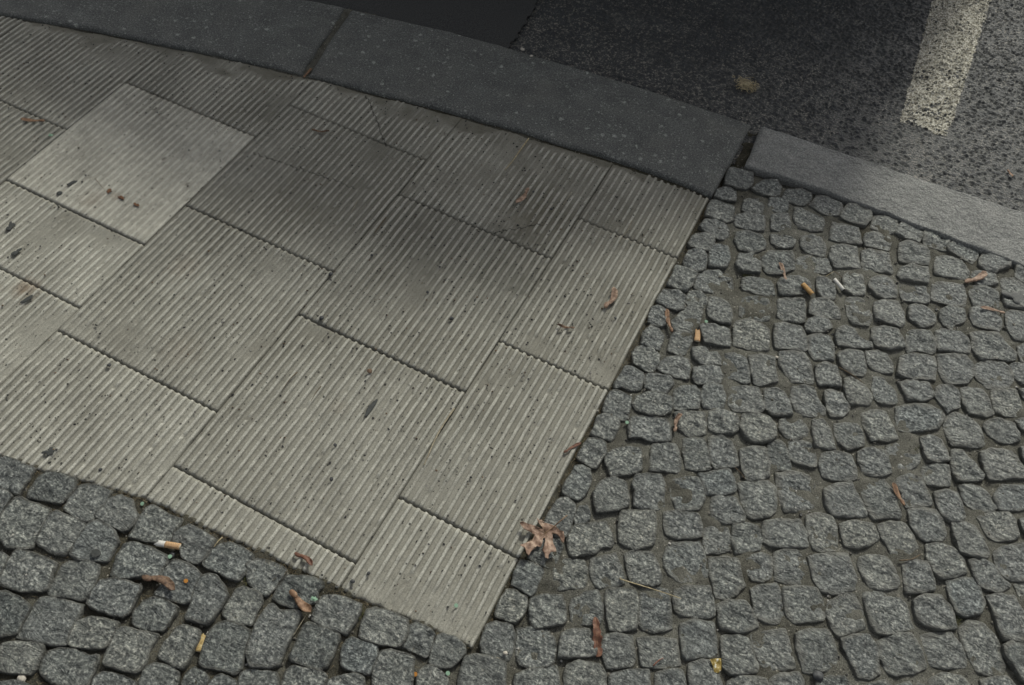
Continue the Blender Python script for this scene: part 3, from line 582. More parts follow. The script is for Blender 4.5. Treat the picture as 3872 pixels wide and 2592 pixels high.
squarish grey granite cobble one stone left of the seed beside the green scrap|-602,-622 -588,-605 -557,-601 -534,-608 -525,-625 -525,-644 -516,-673 -537,-681 -570,-690 -595,-684 -601,-659
large oblong grey granite cobble two stones right of the yellowed butt wedged in a joint|-506,-618 -497,-607 -473,-613 -436,-591 -422,-596 -417,-618 -412,-652 -408,-686 -396,-721 -407,-732 -440,-749 -461,-755 -482,-736 -498,-697 -506,-659
large squarish grey granite cobble one stone below the seed beside the green scrap|-400,-618 -393,-605 -358,-599 -310,-592 -302,-606 -299,-634 -292,-669 -301,-682 -334,-691 -372,-699 -386,-695 -389,-658
large grey granite cobble one stone above and left of the orange dot near the bottom|-281,-508 -264,-493 -224,-485 -180,-483 -165,-503 -159,-533 -163,-548 -191,-559 -233,-573 -261,-575 -275,-543
small squarish grey granite cobble one stone above the orange dot near the bottom|-165,-491 -151,-477 -121,-474 -103,-483 -95,-503 -91,-531 -95,-541 -120,-540 -156,-544 -161,-540 -164,-515
small squarish grey granite cobble one stone left of the lowest slab corner|-91,-482 -79,-470 -48,-469 -20,-475 -12,-489 -19,-510 -27,-529 -51,-542 -72,-547 -80,-540 -85,-509
grey granite cobble one stone left of the orange dot near the bottom|-287,-598 -276,-586 -241,-580 -211,-573 -198,-593 -191,-624 -194,-640 -219,-645 -250,-655 -265,-652 -280,-624
large squarish grey granite cobble two stones left of the lowest slab corner|-195,-583 -174,-565 -135,-557 -116,-553 -106,-580 -88,-611 -64,-655 -138,-693 -173,-653 -191,-619
grey granite cobble one stone below and right of the orange dot near the bottom|-88,-573 -74,-554 -47,-549 -22,-559 -5,-579 14,-614 -46,-645 -84,-591
large squarish grey granite cobble one stone below the lowest slab corner|-2,-496 19,-478 62,-468 91,-464 103,-493 136,-550 38,-601 8,-549
squarish grey granite cobble one stone right of the lowest slab corner|5,-401 24,-382 62,-371 79,-392 90,-426 92,-449 70,-458 31,-466 15,-448
grey granite cobble two stones below the seed beside the green scrap|-373,-726 -366,-708 -334,-700 -298,-687 -283,-690 -277,-710 -251,-752 -335,-797 -366,-754
grey granite cobble two stones left of the orange dot near the bottom|-273,-696 -254,-678 -224,-656 -201,-653 -190,-670 -180,-715 -244,-749
squarish grey granite cobble two stones below and left of the seed beside the green scrap|-467,-781 -453,-765 -418,-752 -393,-742 -377,-757 -351,-805 -426,-844
grey granite cobble four stones left of the green dot at the slab edge|-1403,-632 -1383,-613 -1340,-609 -1292,-606 -1288,-622 -1279,-662 -1275,-682 -1295,-685 -1327,-691 -1345,-697
grey granite cobble two stones left of the green dot at the slab edge|-1260,-614 -1247,-596 -1216,-583 -1176,-576 -1160,-597 -1156,-639 -1164,-650 -1186,-655 -1241,-677 -1250,-672 -1258,-636
large squarish grey granite cobble one stone left of the green dot at the slab edge|-1152,-586 -1141,-573 -1106,-561 -1067,-558 -1057,-582 -1049,-624 -1049,-649 -1071,-657 -1124,-657 -1140,-652 -1147,-620
grey granite cobble two stones above and left of the butt with torn white paper|-1046,-569 -1036,-556 -999,-554 -984,-568 -957,-578 -951,-593 -952,-621 -961,-632 -1003,-634 -1043,-635 -1052,-629 -1053,-587
large grey granite cobble one stone above and left of the butt with torn white paper|-951,-550 -940,-537 -886,-540 -848,-533 -843,-548 -842,-576 -831,-597 -861,-613 -907,-628 -936,-636 -943,-602
small oblong grey granite cobble five stones left of the butt with torn white paper|-1340,-709 -1315,-692 -1283,-697 -1277,-726 -1269,-749 -1289,-760
large grey granite cobble three stones left of the green dot at the slab edge|-1269,-696 -1261,-685 -1227,-684 -1173,-673 -1162,-692 -1153,-722 -1143,-751 -1133,-773 -1153,-790 -1191,-804 -1224,-794 -1251,-782 -1260,-758 -1268,-728
large grey granite cobble three stones left of the butt with torn white paper|-1159,-683 -1149,-671 -1108,-666 -1060,-661 -1049,-673 -1047,-699 -1048,-727 -1043,-751 -1065,-759 -1120,-762 -1136,-754 -1148,-719
large squarish grey granite cobble two stones left of the butt with torn white paper|-1048,-658 -1034,-641 -1013,-640 -981,-643 -950,-661 -948,-680 -941,-704 -938,-715 -974,-731 -1017,-747 -1037,-742 -1044,-711
large oblong grey granite cobble two stones below the green dot at the slab edge|-931,-658 -914,-645 -869,-638 -818,-631 -806,-641 -800,-674 -795,-688 -835,-703 -878,-735 -903,-739 -912,-721 -926,-689
grey granite cobble one stone right of the butt with torn white paper|-832,-553 -816,-537 -774,-536 -737,-537 -729,-556 -730,-591 -733,-609 -759,-616 -785,-610 -808,-591 -826,-595 -837,-573
grey granite cobble two stones right of the butt with torn white paper|-713,-541 -697,-525 -656,-524 -622,-526 -614,-542 -611,-574 -614,-598 -637,-604 -672,-603 -713,-608 -722,-596 -722,-566
squarish grey granite cobble directly under the brown seed under the torn butt|-800,-636 -773,-625 -737,-626 -709,-630 -704,-650 -695,-678 -686,-698 -699,-708 -728,-714 -774,-726 -781,-717 -777,-689 -800,-669
small grey granite cobble three stones above the pale pebble|-1207,-840 -1185,-825 -1169,-826 -1156,-846 -1153,-864 -1172,-874
large oblong grey granite cobble three stones above the photo's bottom left corner|-1163,-810 -1160,-798 -1112,-786 -1047,-778 -1036,-805 -1019,-837 -1025,-847 -1072,-872 -1118,-884 -1136,-880 -1148,-854 -1155,-832
large squarish grey granite cobble two stones left of the brown seed under the torn butt|-1029,-778 -1020,-760 -993,-742 -949,-732 -937,-752 -921,-785 -918,-809 -926,-823 -956,-829 -1002,-847 -1015,-842 -1021,-813
large grey granite cobble one stone left of the brown seed under the torn butt|-916,-760 -887,-741 -852,-732 -820,-725 -815,-738 -810,-764 -801,-791 -808,-807 -840,-817 -884,-822 -906,-821 -915,-788
grey granite cobble one stone below the brown seed under the torn butt|-786,-752 -773,-735 -745,-727 -708,-726 -700,-743 -697,-772 -698,-788 -725,-799 -763,-810 -777,-803 -791,-779
grey granite cobble two stones above the pale pebble|-1134,-911 -1103,-892 -1062,-889 -1030,-893 -1019,-900 -1013,-928 -1003,-952 -1013,-967 -1034,-981 -1053,-991
large grey granite cobble two stones above and right of the pale pebble|-1018,-868 -1008,-857 -969,-845 -916,-830 -905,-846 -902,-868 -894,-895 -883,-922 -904,-936 -947,-949 -996,-963 -1007,-930 -1017,-899
oblong grey granite cobble three stones above and right of the photo's bottom left corner|-895,-865 -872,-844 -840,-833 -808,-822 -800,-836 -797,-861 -795,-887 -820,-900 -861,-916 -876,-918 -887,-906 -893,-882
large squarish grey granite cobble two stones left of the yellowed butt wedged in a joint|-796,-837 -785,-825 -752,-816 -702,-802 -698,-815 -698,-839 -686,-862 -684,-884 -690,-896 -721,-906 -766,-915 -772,-913 -782,-883 -790,-858
grey granite cobble one stone above the yellowed butt wedged in a joint|-701,-636 -690,-624 -669,-615 -654,-621 -634,-629 -614,-647 -612,-671 -610,-695 -611,-724 -634,-730 -663,-736 -674,-730 -681,-696 -694,-671
grey granite cobble one stone left of the yellowed butt wedged in a joint|-675,-770 -666,-756 -638,-750 -620,-747 -610,-763 -605,-790 -598,-815 -596,-834 -618,-840 -649,-842 -667,-840 -676,-809 -673,-790
large squarish grey granite cobble one stone right of the yellowed butt wedged in a joint|-592,-714 -578,-697 -550,-691 -513,-690 -503,-700 -496,-726 -482,-754 -474,-773 -479,-788 -511,-793 -551,-808 -568,-808 -582,-778 -593,-747
grey granite cobble one stone above the pale pebble|-1010,-991 -995,-978 -963,-961 -927,-948 -917,-966 -908,-996 -907,-1015 -935,-1024 -975,-1040 -999,-1044 -1013,-1016
large oblong grey granite cobble one stone right of the pale pebble|-907,-955 -889,-937 -855,-922 -817,-919 -796,-905 -784,-925 -777,-955 -768,-973 -790,-985 -825,-998 -866,-1005 -894,-997 -906,-977
oblong grey granite cobble two stones right of the pale pebble|-763,-948 -757,-933 -721,-921 -675,-913 -643,-958 -737,-1007 -755,-972
squarish grey granite cobble two stones below the brown seed under the torn butt|-676,-874 -662,-858 -628,-851 -601,-849 -592,-864 -567,-918 -634,-953 -669,-904
small grey granite cobble one stone below the yellowed butt wedged in a joint|-583,-842 -573,-822 -554,-821 -531,-826 -527,-847 -508,-887 -549,-908 -579,-863
small squarish grey granite cobble four stones below the butt with torn white paper|-517,-819 -508,-805 -471,-803 -460,-809 -440,-851 -495,-880 -517,-836
small oblong grey granite cobble directly under the photo's bottom left corner|-970,-1071 -934,-1046 -899,-1034 -857,-1069 -932,-1109'''.strip().split('\n'):
    lb, pts = ln.split('|')
    STONES.append((lb, np.array([[float(a) / 2000 for a in p.split(',')] for p in pts.split()])))

# ------------------------------------------------------------------ bedding sand between the cobbles
SX, SY = [-2.4, -.699, -.484, -.184, -.002], [-.66, -.311, -.265, -.248, -.232]
def vbot(u): return np.interp(u, SX, SY)
def ground():
    xs = axis(-1.15, .95, .0042, 20); ys = axis(-.72, .94, .0042, 3, -22)
    X, Y = np.meshgrid(xs, ys, indexing='ij')
    left = sm(.10, -.12, X)
    Z = -.0026 - .0026 * left + .0052 * fbm(X, Y, 26, 51, 4) + .0018 * fbm(X, Y, 130, 55, 3)
    # deeper gap along the slab edges and kerb
    g = np.abs(X - .004); near = (Y < .66) & (Y > -.25)
    Z = np.where(near, Z - .005 * sm(.014, .002, g), Z)
    Z = np.where(X > 0, Z - .008 * sm(.02, .002, np.abs(Y - (.768 + .025 * np.clip(X, 0, 1)))), Z)
    Z = np.where(Y > kcen(X), -.10, Z)
    on = (X < -.006) & (Y > vbot(X) + .006) & (Y < kcen(X))
    Z = np.where(on, -.0075 + .001 * fbm(X, Y, 60, 52, 2), Z)
    gap = ((X > -.885) & (X < -.77) & (Y > sp(KL, np.minimum(X, .004)) - .002) & (Y < .815 + .0 * X)); Z = np.where(gap & (Y < .80 + .25 * (X + .86)), -.0035 + .003 * fbm(X, Y, 80, 53, 3), Z)
    gap2 = (X > -.004) & (X < .036) & (Y > .60) & (Y < .886); Z = np.where(gap2, -.013 + .006 * fbm(X, Y, 70, 54, 3), Z)
    gap3 = (X < -.02) & (np.abs(Y - sp(KL, np.minimum(X, .004))) < .02); Z = np.where(gap3, np.maximum(Z, -.0062 + .002 * fbm(X, Y, 60, 56, 3)), Z)
    soil = np.clip(.10 + .78 * left + .9 * fbm(X, Y, 11, 57, 4) + .5 * sm(.03, .0, np.abs(X - .01)) + .35 * sm(.60, .75, Y), 0, 1)
    soil = np.where((X < -.7) & (Y > .5), .28 + .8 * np.clip(fbm(X, Y, 60, 58, 3), 0, 1), soil)
    me = gridmesh('ground', np.stack([X, Y, Z], -1), attrs={'soil': soil})
    tag(link('ground', me, SAND), kind='structure', label='sand and soil bedding between the cobbles')
ground()

# ------------------------------------------------------------------ ribbed slabs
PITCH = .0125
def slab(name, label, u0, u1, v0, v1, tone, wear=0.0, cut=None, dz=0.0, kerbtop=False, seed=0):
    """u0..u1 across the ribs, v0/v1 callables or numbers along them"""
    g = .0009; gu = .0003
    us = []
    a = u0 + gu; b = u1 - gu
    n = int(round((u1 - u0) / PITCH))
    for k in range(n):
        s = u0 + (k + .0) * (u1 - u0) / n; p = (u1 - u0) / n
        for f, h in ((.06, 0), (.22, 0), (.40, .03), (.47, .25), (.53, .88), (.60, 1), (.78, 1), (.86, .9), (.93, .28), (.985, .04)):
            us.append((s + f * p, h))
    us = [(max(a, min(b, x)), h) for x, h in us]
    ux = np.array([x for x, h in us]); uh = np.array([h for x, h in us])
    F0 = v0(ux) if callable(v0) else np.full_like(ux, v0 + g); F1 = v1(ux) if callable(v1) else np.full_like(ux, v1 - g)
    if callable(v0): F0 = F0 + .0035 * fbm(ux, ux * 0 + seed, 90, 60, 3)
    L = float(np.max(F1 - F0)); m = max(8, int(L / .0042))
    t = np.linspace(0, 1, m)
    X = np.repeat(ux[:, None], m, 1); Y = F0[:, None] + (F1 - F0)[:, None] * t[None]
    wob = .0009 * fbm(X * .3, Y, 22, 61 + seed, 3)
    rh = .0041 * (1 - wear) * np.clip(1 - .55 * np.clip(fbm(X, Y, 14, 70 + seed, 4) - .05, 0, 1) * 2.2, .1, 1)
    # chipped and filled places next to the kerb
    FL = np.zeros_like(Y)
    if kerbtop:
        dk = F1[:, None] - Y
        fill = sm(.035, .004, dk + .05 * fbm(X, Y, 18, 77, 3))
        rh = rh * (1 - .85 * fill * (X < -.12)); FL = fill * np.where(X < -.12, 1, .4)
    Z = -.0040 + uh[:, None] * rh + .0004 * fbm(X, Y, 160, 80, 3) + .0010 * fbm(X, Y, 5, 81, 2) + wear * .0016
    chip = np.clip(fbm(X, Y, 120, 83 + seed, 3) - .34, 0, 1) * .010
    Z = Z - chip * uh[:, None] + dz
    # rounded arris at the ends
    dl = np.minimum(Y - F0[:, None], F1[:, None] - Y); Z = Z - .0012 * sm(.0022, 0, dl)
    X = X + wob * sm(0, .01, dl); X = np.clip(X, a, b)
    P = np.stack([X, Y, Z], -1)
    # skirts
    def down(q, k):
        q = q.copy(); q[..., 2] = -.032; return q
    P = np.concatenate([down(P[:, :1], 0), P, down(P[:, -1:], 0)], 1)
    P = np.concatenate([down(P[:1], 0), P, down(P[-1:], 0)], 0)
    c = np.array([P[..., 0].mean(), P[..., 1].mean(), 0])
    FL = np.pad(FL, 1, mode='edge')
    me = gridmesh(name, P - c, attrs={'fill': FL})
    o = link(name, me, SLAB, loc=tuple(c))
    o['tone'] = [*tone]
    tag(o, label, 'paving slab', 'ribbed tactile slabs in the pavement')
    return o
ktop = lambda u: sp(KL, np.minimum(u, .004)) - .0055 + .0045 * fbm(u, u * 0, 26, 3, 4)
C0, C1, C2, C3, C4, C5 = -.0, -.1877, -.4877, -.7877, -1.0877, -1.3877
G = (.338, .333, .288)
def T(k, b=1.0): return tuple(min(1, x * k) * q for x, q in zip(G, (1, b ** .5, b)))
SL = [
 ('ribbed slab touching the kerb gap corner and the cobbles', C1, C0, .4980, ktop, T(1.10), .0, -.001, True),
 ('narrow ribbed slab beside cobbles, carrying the pale two-toned seed', C1, C0, .1980, .4980, T(1.0), .0, 0, False),
 ('narrow ribbed slab along the cobbles with faint reddish seed', C1, C0, -.1020, .1980, T(1.0), .0, .0006, False),
 ('lowest ribbed slab ending in a pointed corner with a green dot', C1, C0, vbot, -.1020, T(1.12), .0, 0, False),
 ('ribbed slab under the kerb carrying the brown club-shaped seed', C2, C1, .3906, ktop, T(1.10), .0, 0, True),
 ('grimy full ribbed slab with the darkest stain, deepened with painted shade', C2, C1, .0906, .3906, T(.98), .0, .0004, False),
 ('full ribbed slab with the long dry grass blade and tar streak', C2, C1, -.2090, .0906, T(1.04), .0, -.0006, False),
 ('thin cut strip of ribbed slab above the lower cobbles', C2, C1, vbot, -.2090, T(1.10), .0, 0, False),
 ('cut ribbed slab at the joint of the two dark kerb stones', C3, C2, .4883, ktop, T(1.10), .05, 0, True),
 ('full ribbed slab with the small curled seed near its top', C3, C2, .1883, .4883, T(.98), .1, 0, False),
 ('full ribbed slab below and right of the smooth pale slab', C3, C2, -.1120, .1883, T(1.03), .0, 0, False),
 ('ribbed slab cut at an angle above the bottom left cobbles', C3, C2, vbot, -.1120, T(1.15), .0, 0, False),
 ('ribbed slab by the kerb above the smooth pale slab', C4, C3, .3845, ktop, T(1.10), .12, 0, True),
 ('pale smooth worn slab with flattened ribs and rusty specks', C4, C3, .0845, .3845, T(1.38, .98), .55, .0012, False),
 ('short ribbed slab at the left edge with tar blots', C4, C3, -.0643, .0845, T(1.26), .30, 0, False),
 ('ribbed slab at the left edge with a brown water stain', C4, C3, vbot, -.0643, T(1.28), .22, 0, False),
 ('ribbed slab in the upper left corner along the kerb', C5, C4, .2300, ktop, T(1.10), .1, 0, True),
 ('ribbed slab at the left edge carrying the flat brown seed', C5, C4, -.0700, .2300, T(.95), .05, 0, False),
]
for k, (lb, a, b, v0, v1, tone, wear, dz, kt) in enumerate(SL):
    slab('ribbed_slab', lb, a, b, v0, v1, tone, wear, dz=dz, kerbtop=kt, seed=k * 7)
# the same paving carries on to the left, outside the photograph
for k, (a, b, v0, v1) in enumerate(((C5, C4, vbot, -.07), (-1.6877, C5, .10, ktop), (-1.6877, C5, vbot, .10))):
    slab('ribbed_slab', 'ribbed slab beyond the left edge of the view, piece %s' % ('at the bottom', 'by the kerb', 'in the middle')[k], a, b, v0, v1, T(1.0), .1, seed=150 + k)

# ------------------------------------------------------------------ kerb stones
def kerb(name, label, u0, u1, lo, up, mat, skew0, skew1, ztop, zr, seed, rough=.0008):
    n = int((u1 - u0) / .006); m = 46
    S = np.linspace(u0, u1, n)[:, None]; t = np.linspace(0, 1, m)[None]; t = t * t * (3 - 2 * t)
    S = np.repeat(S, m, 1); t = np.repeat(t, n, 0)
    sk = (skew0 * (S - u1) / (u0 - u1) + skew1 * (S - u0) / (u1 - u0)) * t
    U = S + sk
    lov = lo(S[:, 0]) + .0030 * fbm(S[:, 0], S[:, 0] * 0 + seed, 24, 91, 4); upv = up(U[:, -1]) + .0026 * fbm(S[:, 0], S[:, 0] * 0 + seed, 30, 95, 4)
    V = lov[:, None] * (1 - t) + upv[:, None] * t
    endw = .0028 * fbm(V, V * 0 + seed, 30, 97, 3)
    U = U + endw * ((S == S.min()) | (S == S.max()))
    de = np.minimum(np.minimum((t * .24), ((1 - t) * (.24 if skew0 else .12))), np.minimum(S - u0, u1 - S))
    Z = ztop + (zr - ztop) * sm(.55, 1, t) * .35 + rough * fbm(U, V, 60, 100 + seed, 4) + .0012 * fbm(U, V, 7, 105 + seed, 2)
    Z = Z - .0042 * (1 - np.clip(de / .006, 0, 1)) ** 2
    P = np.stack([U, V, Z], -1)
    def down(q): q = q.copy(); q[..., 2] = -.11; return q
    P = np.concatenate([down(P[:, :1]), P, down(P[:, -1:])], 1); P = np.concatenate([down(P[:1]), P, down(P[-1:])], 0)
    c = np.array([P[..., 0].mean(), P[..., 1].mean(), -.11])
    o = link(name, gridmesh(name, P - c), mat, loc=tuple(c))
    return tag(o, label, 'kerb stone', 'kerb stones between pavement and road')
lo_ = lambda u: sp(KL, u); up_ = lambda u: sp(KU, u)
kerb('kerb_stone', 'dark flecked kerb stone running out at the top left', -1.95, -.817, lo_, up_, KERB_D, -.05, -.047, .003, ZR + .010, 1)
kerb('kerb_stone', 'long dark flecked kerb stone across the middle top', -.802, .0035, lo_, up_, KERB_D, -.048, .002, .003, ZR + .008, 2)
kerb('kerb_stone', 'lighter narrow rough kerb stone above the cobbles on the right', .030, 1.06, lambda u: .7655 + .03 * (u - .03) + .006 * np.sin((u - .03) * 9), lambda u: .8905 + .042 * (u - .02), KERB_L, -.006, 0, .006, ZR + .012, 3, .0022)

# ------------------------------------------------------------------ cobbles
def catmull(P, n):
    m = len(P); seg = np.linalg.norm(np.roll(P, -1, 0) - P, axis=1); cum = np.concatenate([[0], np.cumsum(seg)]); tot = cum[-1]
    out = []
    for s in np.linspace(0, tot, n, endpoint=False):
        k = min(m - 1, np.searchsorted(cum, s, side='right') - 1); t = (s - cum[k]) / max(seg[k], 1e-9)
        a, b, c, d_ = P[k - 1], P[k], P[(k + 1) % m], P[(k + 2) % m]
        cat = .5 * ((2 * b) + (-a + c) * t + (2 * a - 5 * b + 4 * c - d_) * t * t + (-a + 3 * b - 3 * c + d_) * t ** 3)
        lin = b + (c - b) * t
        out.append(.12 * cat + .88 * lin)
    return np.array(out)
def cobble_mesh(poly, seed, sandy, top=0.0, grow=.0024):
    rr = np.random.default_rng(seed)
    c = poly.mean(0); N = 52
    B = catmull(poly - c, N)
    nrm = np.linalg.norm(B, axis=1)[:, None]
    jag = .0019 * fbm(B[:, 0] + seed, B[:, 1], 130, seed % 97, 3)[:, None]
    B = B * (1 + (grow + jag) / nrm)
    scl = [.12, .30, .47, .62, .75, .86, .94, .972, .990, 1.0]
    zed = [.0001, .0001, .0001, .0001, .0001, .0001, -.0001, -.0005, -.0013, -.0036]
    V = [np.array([0, 0, 0.])[None]]
    tx, ty = rr.normal(0, .034, 2)
    for s, z in zip(scl, zed):
        q = B * s
        V.append(np.column_stack([q, np.full(N, z)]))
    V.append(np.column_stack([B * 1.01, np.full(N, -.018)])); V.append(np.column_stack([B * .97, np.full(N, -.045)]))
    ring = np.concatenate([[0]] + [np.full(N, s) for s in scl] + [np.full(N, 1.0)] * 2)
    V = np.concatenate(V)
    ox, oy = seed * .37 % 50, seed * .73 % 50
    topm = np.clip(1 - np.maximum(ring - .9, 0) * 6, 0.25, 1) * (V[:, 2] > -.017)
    x, y = V[:, 0] + ox, V[:, 1] + oy
    dz = .0036 * fbm(x, y, 34, 5, 3) + .0042 * fbm(x, y, 100, 9, 3)
    dz += .0016 * np.abs(fbm(x * .6 + y * .5, y - x * .3, 60, 13, 2)) * 1.6
    V[:, 2] += dz * topm + (tx * V[:, 0] + ty * V[:, 1]) * (V[:, 2] > -.017) + top
    F = [(0, 1 + k, 1 + (k + 1) % N) for k in range(N)]
    for r in range(len(scl) + 1):
        a = 1 + r * N; b = a + N
        F += [(a + k, b + k, b + (k + 1) % N, a + (k + 1) % N) for k in range(N)]
    me = pymesh('cobblestone', V, F)
    # orient
    at = me.attributes.new('edge', 'FLOAT', 'POINT'); at.data.foreach_set('value', np.clip((ring - .55) / .45, 0, 1).astype(np.float32))
    at = me.attributes.new('sandy', 'FLOAT', 'POINT'); at.data.foreach_set('value', np.full(len(V), sandy, np.float32))
    return me, c
def ccw(p):
    x, y = p.T; return p if np.sum(x * np.roll(y, -1) - y * np.roll(x, -1)) > 0 else p[::-1]
for i, (lb, p) in enumerate(STONES):
    p = ccw(p); c = p.mean(0)
    sandy = float(np.clip(.15 + .85 * sm(0.0, .3, c[0]) + random.uniform(-.15, .2), 0, 1))
    me, c = cobble_mesh(p, i + 1, sandy, random.gauss(.0010, .0011), .0027 if c[0] < -.05 else .0030)
    o = link('cobblestone', me, GRANITE, loc=(c[0], c[1], 0))
    tag(o, lb, 'cobblestone', 'small grey granite cobbles')
# cobbles that carry on outside the photograph: one mass
def beyond():
    V, F, E, n0 = [], [], [], 0
    cen = np.array([p.mean(0) for _, p in STONES])
    bm_me = []
    k = 0
    for ix in range(-34, 40):
        for iy in range(-26, 18):
            x = ix * .052 + random.uniform(-.006, .006); y = iy * .052 + random.uniform(-.006, .006) + .015 * math.sin(ix * .7)
            if x < 0.03 and y > vbot(x) - .03: continue
            if y > .75: continue
            if np.min(np.hypot(cen[:, 0] - x, cen[:, 1] - y)) < .047: continue
            if abs(x) > 1.75 or y < -1.3: continue
            # keep clear of the traced field
            ang = np.arctan2(cen[:, 1] - y, cen[:, 0] - x)[np.hypot(cen[:, 0] - x, cen[:, 1] - y) < .14]
            if len(ang) > 3:
                a = np.sort(ang); gap = np.max(np.diff(np.append(a, a[0] + 2 * math.pi)))
                if gap < 2.4: continue
            w_, h_ = random.uniform(.019, .0235), random.uniform(.019, .0235); r0 = random.uniform(-.2, .2)
            P = np.array([(-w_, -h_), (0, -h_ * 1.06), (w_, -h_), (w_ * 1.05, 0), (w_, h_), (0, h_ * 1.05), (-w_, h_), (-w_ * 1.04, 0)]) + np.random.default_rng(k).normal(0, .0012, (8, 2))
            cs, sn = math.cos(r0), math.sin(r0); P = P @ np.array([[cs, sn], [-sn, cs]]) + (x, y)
            me, c = cobble_mesh(P, 1000 + k, .6 if x > .1 else .2); k += 1
            bm_me.append((me, c))
    bm = bmesh.new()
    for me, c in bm_me:
        me.transform(Matrix.Translation((c[0], c[1], 0))); bm.from_mesh(me); bpy.data.meshes.remove(me)
    me = bpy.data.meshes.new('cobblestones'); bm.to_mesh(me); bm.free()
    tag(link('cobblestones', me, GRANITE), 'more grey granite cobbles carrying on around the traced ones', 'cobblestones', kind='stuff')
beyond()

# ------------------------------------------------------------------ small litter
def cdt_sheet(name, out, step, zf, mat, parent=None, thick=.0003, loc=None):
    out = [Vector(p) for p in out]
    P = np.array([(p.x, p.y) for p in out]); x0, y0 = P.min(0); x1, y1 = P.max(0)
    pts = list(out); n = len(out)
    def ins(q):
        r = False
        for i in range(n):
            a, b = P[i], P[i - 1]
            if (a[1] > q[1]) != (b[1] > q[1]) and q[0] < (b[0] - a[0]) * (q[1] - a[1]) / (b[1] - a[1]) + a[0]: r = not r
        return r
    yy = y0 + step / 2
    while yy < y1:
        xx = x0 + step / 2
        while xx < x1:
            q = (xx + random.uniform(-.2, .2) * step, yy + random.uniform(-.2, .2) * step)
            if ins(q): pts.append(Vector(q))
            xx += step
        yy += step
    v, e, f, *_ = delaunay_2d_cdt(pts, [(i, (i + 1) % n) for i in range(n)], [], 1, 1e-7)
    V = [(q.x, q.y, zf(q.x, q.y)) for q in v]
    c = loc if loc is not None else (0, 0, 0)
    me = pymesh(name, [(a - c[0], b - c[1], z - c[2]) for a, b, z in V], f)
    o = link(name, me, mat, parent, None if parent is not None else c)
    if thick:
        md = o.modifiers.new('s', 'SOLIDIFY'); md.thickness = thick; md.offset = 1
    return o
def tube(name, pts, r, mat, parent=None, taper=True, flat=1.0, seg=7, loc=None, sub=6):
    pts = [Vector(p) for p in pts]
    # resample
    Q = []
    for i in range(len(pts) - 1):
        a = pts[max(i - 1, 0)]; b = pts[i]; c = pts[i + 1]; d_ = pts[min(i + 2, len(pts) - 1)]
        for k in range(sub):
            t = k / sub
            Q.append(.5 * ((2 * b) + (-a + c) * t + (2 * a - 5 * b + 4 * c - d_) * t * t + (-a + 3 * b - 3 * c + d_) * t ** 3))
    Q.append(pts[-1]); n = len(Q); V, F = [], []
    base = loc if loc is not None else (0, 0, 0)
    for i, q in enumerate(Q):
        tg = (Q[min(i + 1, n - 1)] - Q[max(i - 1, 0)]).normalized(); s = tg.cross(Vector((0, 0, 1)))
        s = s.normalized() if s.length > 1e-5 else Vector((1, 0, 0)); u = s.cross(tg).normalized()
        f = i / (n - 1); rad = r * (1 - .55 * f if taper else 1) * (1 + .12 * math.sin(i * 2.1)); rad *= (.55 if i in (0, n - 1) else 1)
        for k in range(seg):
            a = 2 * math.pi * k / seg
            V.append(q + s * math.cos(a) * rad * flat + u * math.sin(a) * rad - Vector(base))
    for i in range(n - 1):
        for k in range(seg):
            a = i * seg + k; b = i * seg + (k + 1) % seg; F.append((a, b, b + seg, a + seg))
    F.append(tuple(range(seg))[::-1]); F.append(tuple((n - 1) * seg + k for k in range(seg)))
    return link(name, pymesh(name, V, F), mat, parent, None if parent is not None else (loc if loc is not None else None))

def leafmat(name, c0, c1, c2, sc_=150, rough=.6, trans=True):
    m = M(name, rough, .25)
    n = m.noise(sc_, 5, rough=.6); n2 = m.noise(900, 3)
    c = m.ramp(n, [(.32, c0), (.5, c1), (.66, c2)]); c = m.mix(1.0, c, m.ramp(n2, [(.3, .8), (.7, 1.15)]), 'MULTIPLY')
    m.col(c); m.bump(m.noise(400, 4), .0004, .8); return m.m
SEEDM = [leafmat('seed_tan', (.13, .082, .056), (.235, .158, .110), (.38, .275, .20)), leafmat('seed_brown', (.055, .035, .025), (.135, .085, .055), (.23, .155, .10)),
         leafmat('seed_red', (.065, .030, .020), (.13, .060, .038), (.20, .105, .065)), leafmat('seed_orange', (.085, .048, .03), (.185, .108, .062), (.29, .185, .115))]
LEAFM = leafmat('oak_leaf_brown', (.085, .048, .032), (.21, .135, .095), (.40, .295, .22), 85)
STEMM = leafmat('leaf_stalk', (.10, .06, .035), (.20, .13, .075), (.30, .21, .13))
STRAWM = [leafmat('straw_pale', (.22, .18, .10), (.36, .30, .18), (.50, .43, .28), 200), leafmat('straw_brown', (.055, .04, .025), (.11, .078, .045), (.17, .12, .07), 200),
          leafmat('straw_grey', (.16, .14, .10), (.27, .24, .17), (.36, .32, .23), 200), leafmat('straw_red', (.10, .035, .025), (.20, .075, .05), (.28, .13, .08), 200)]

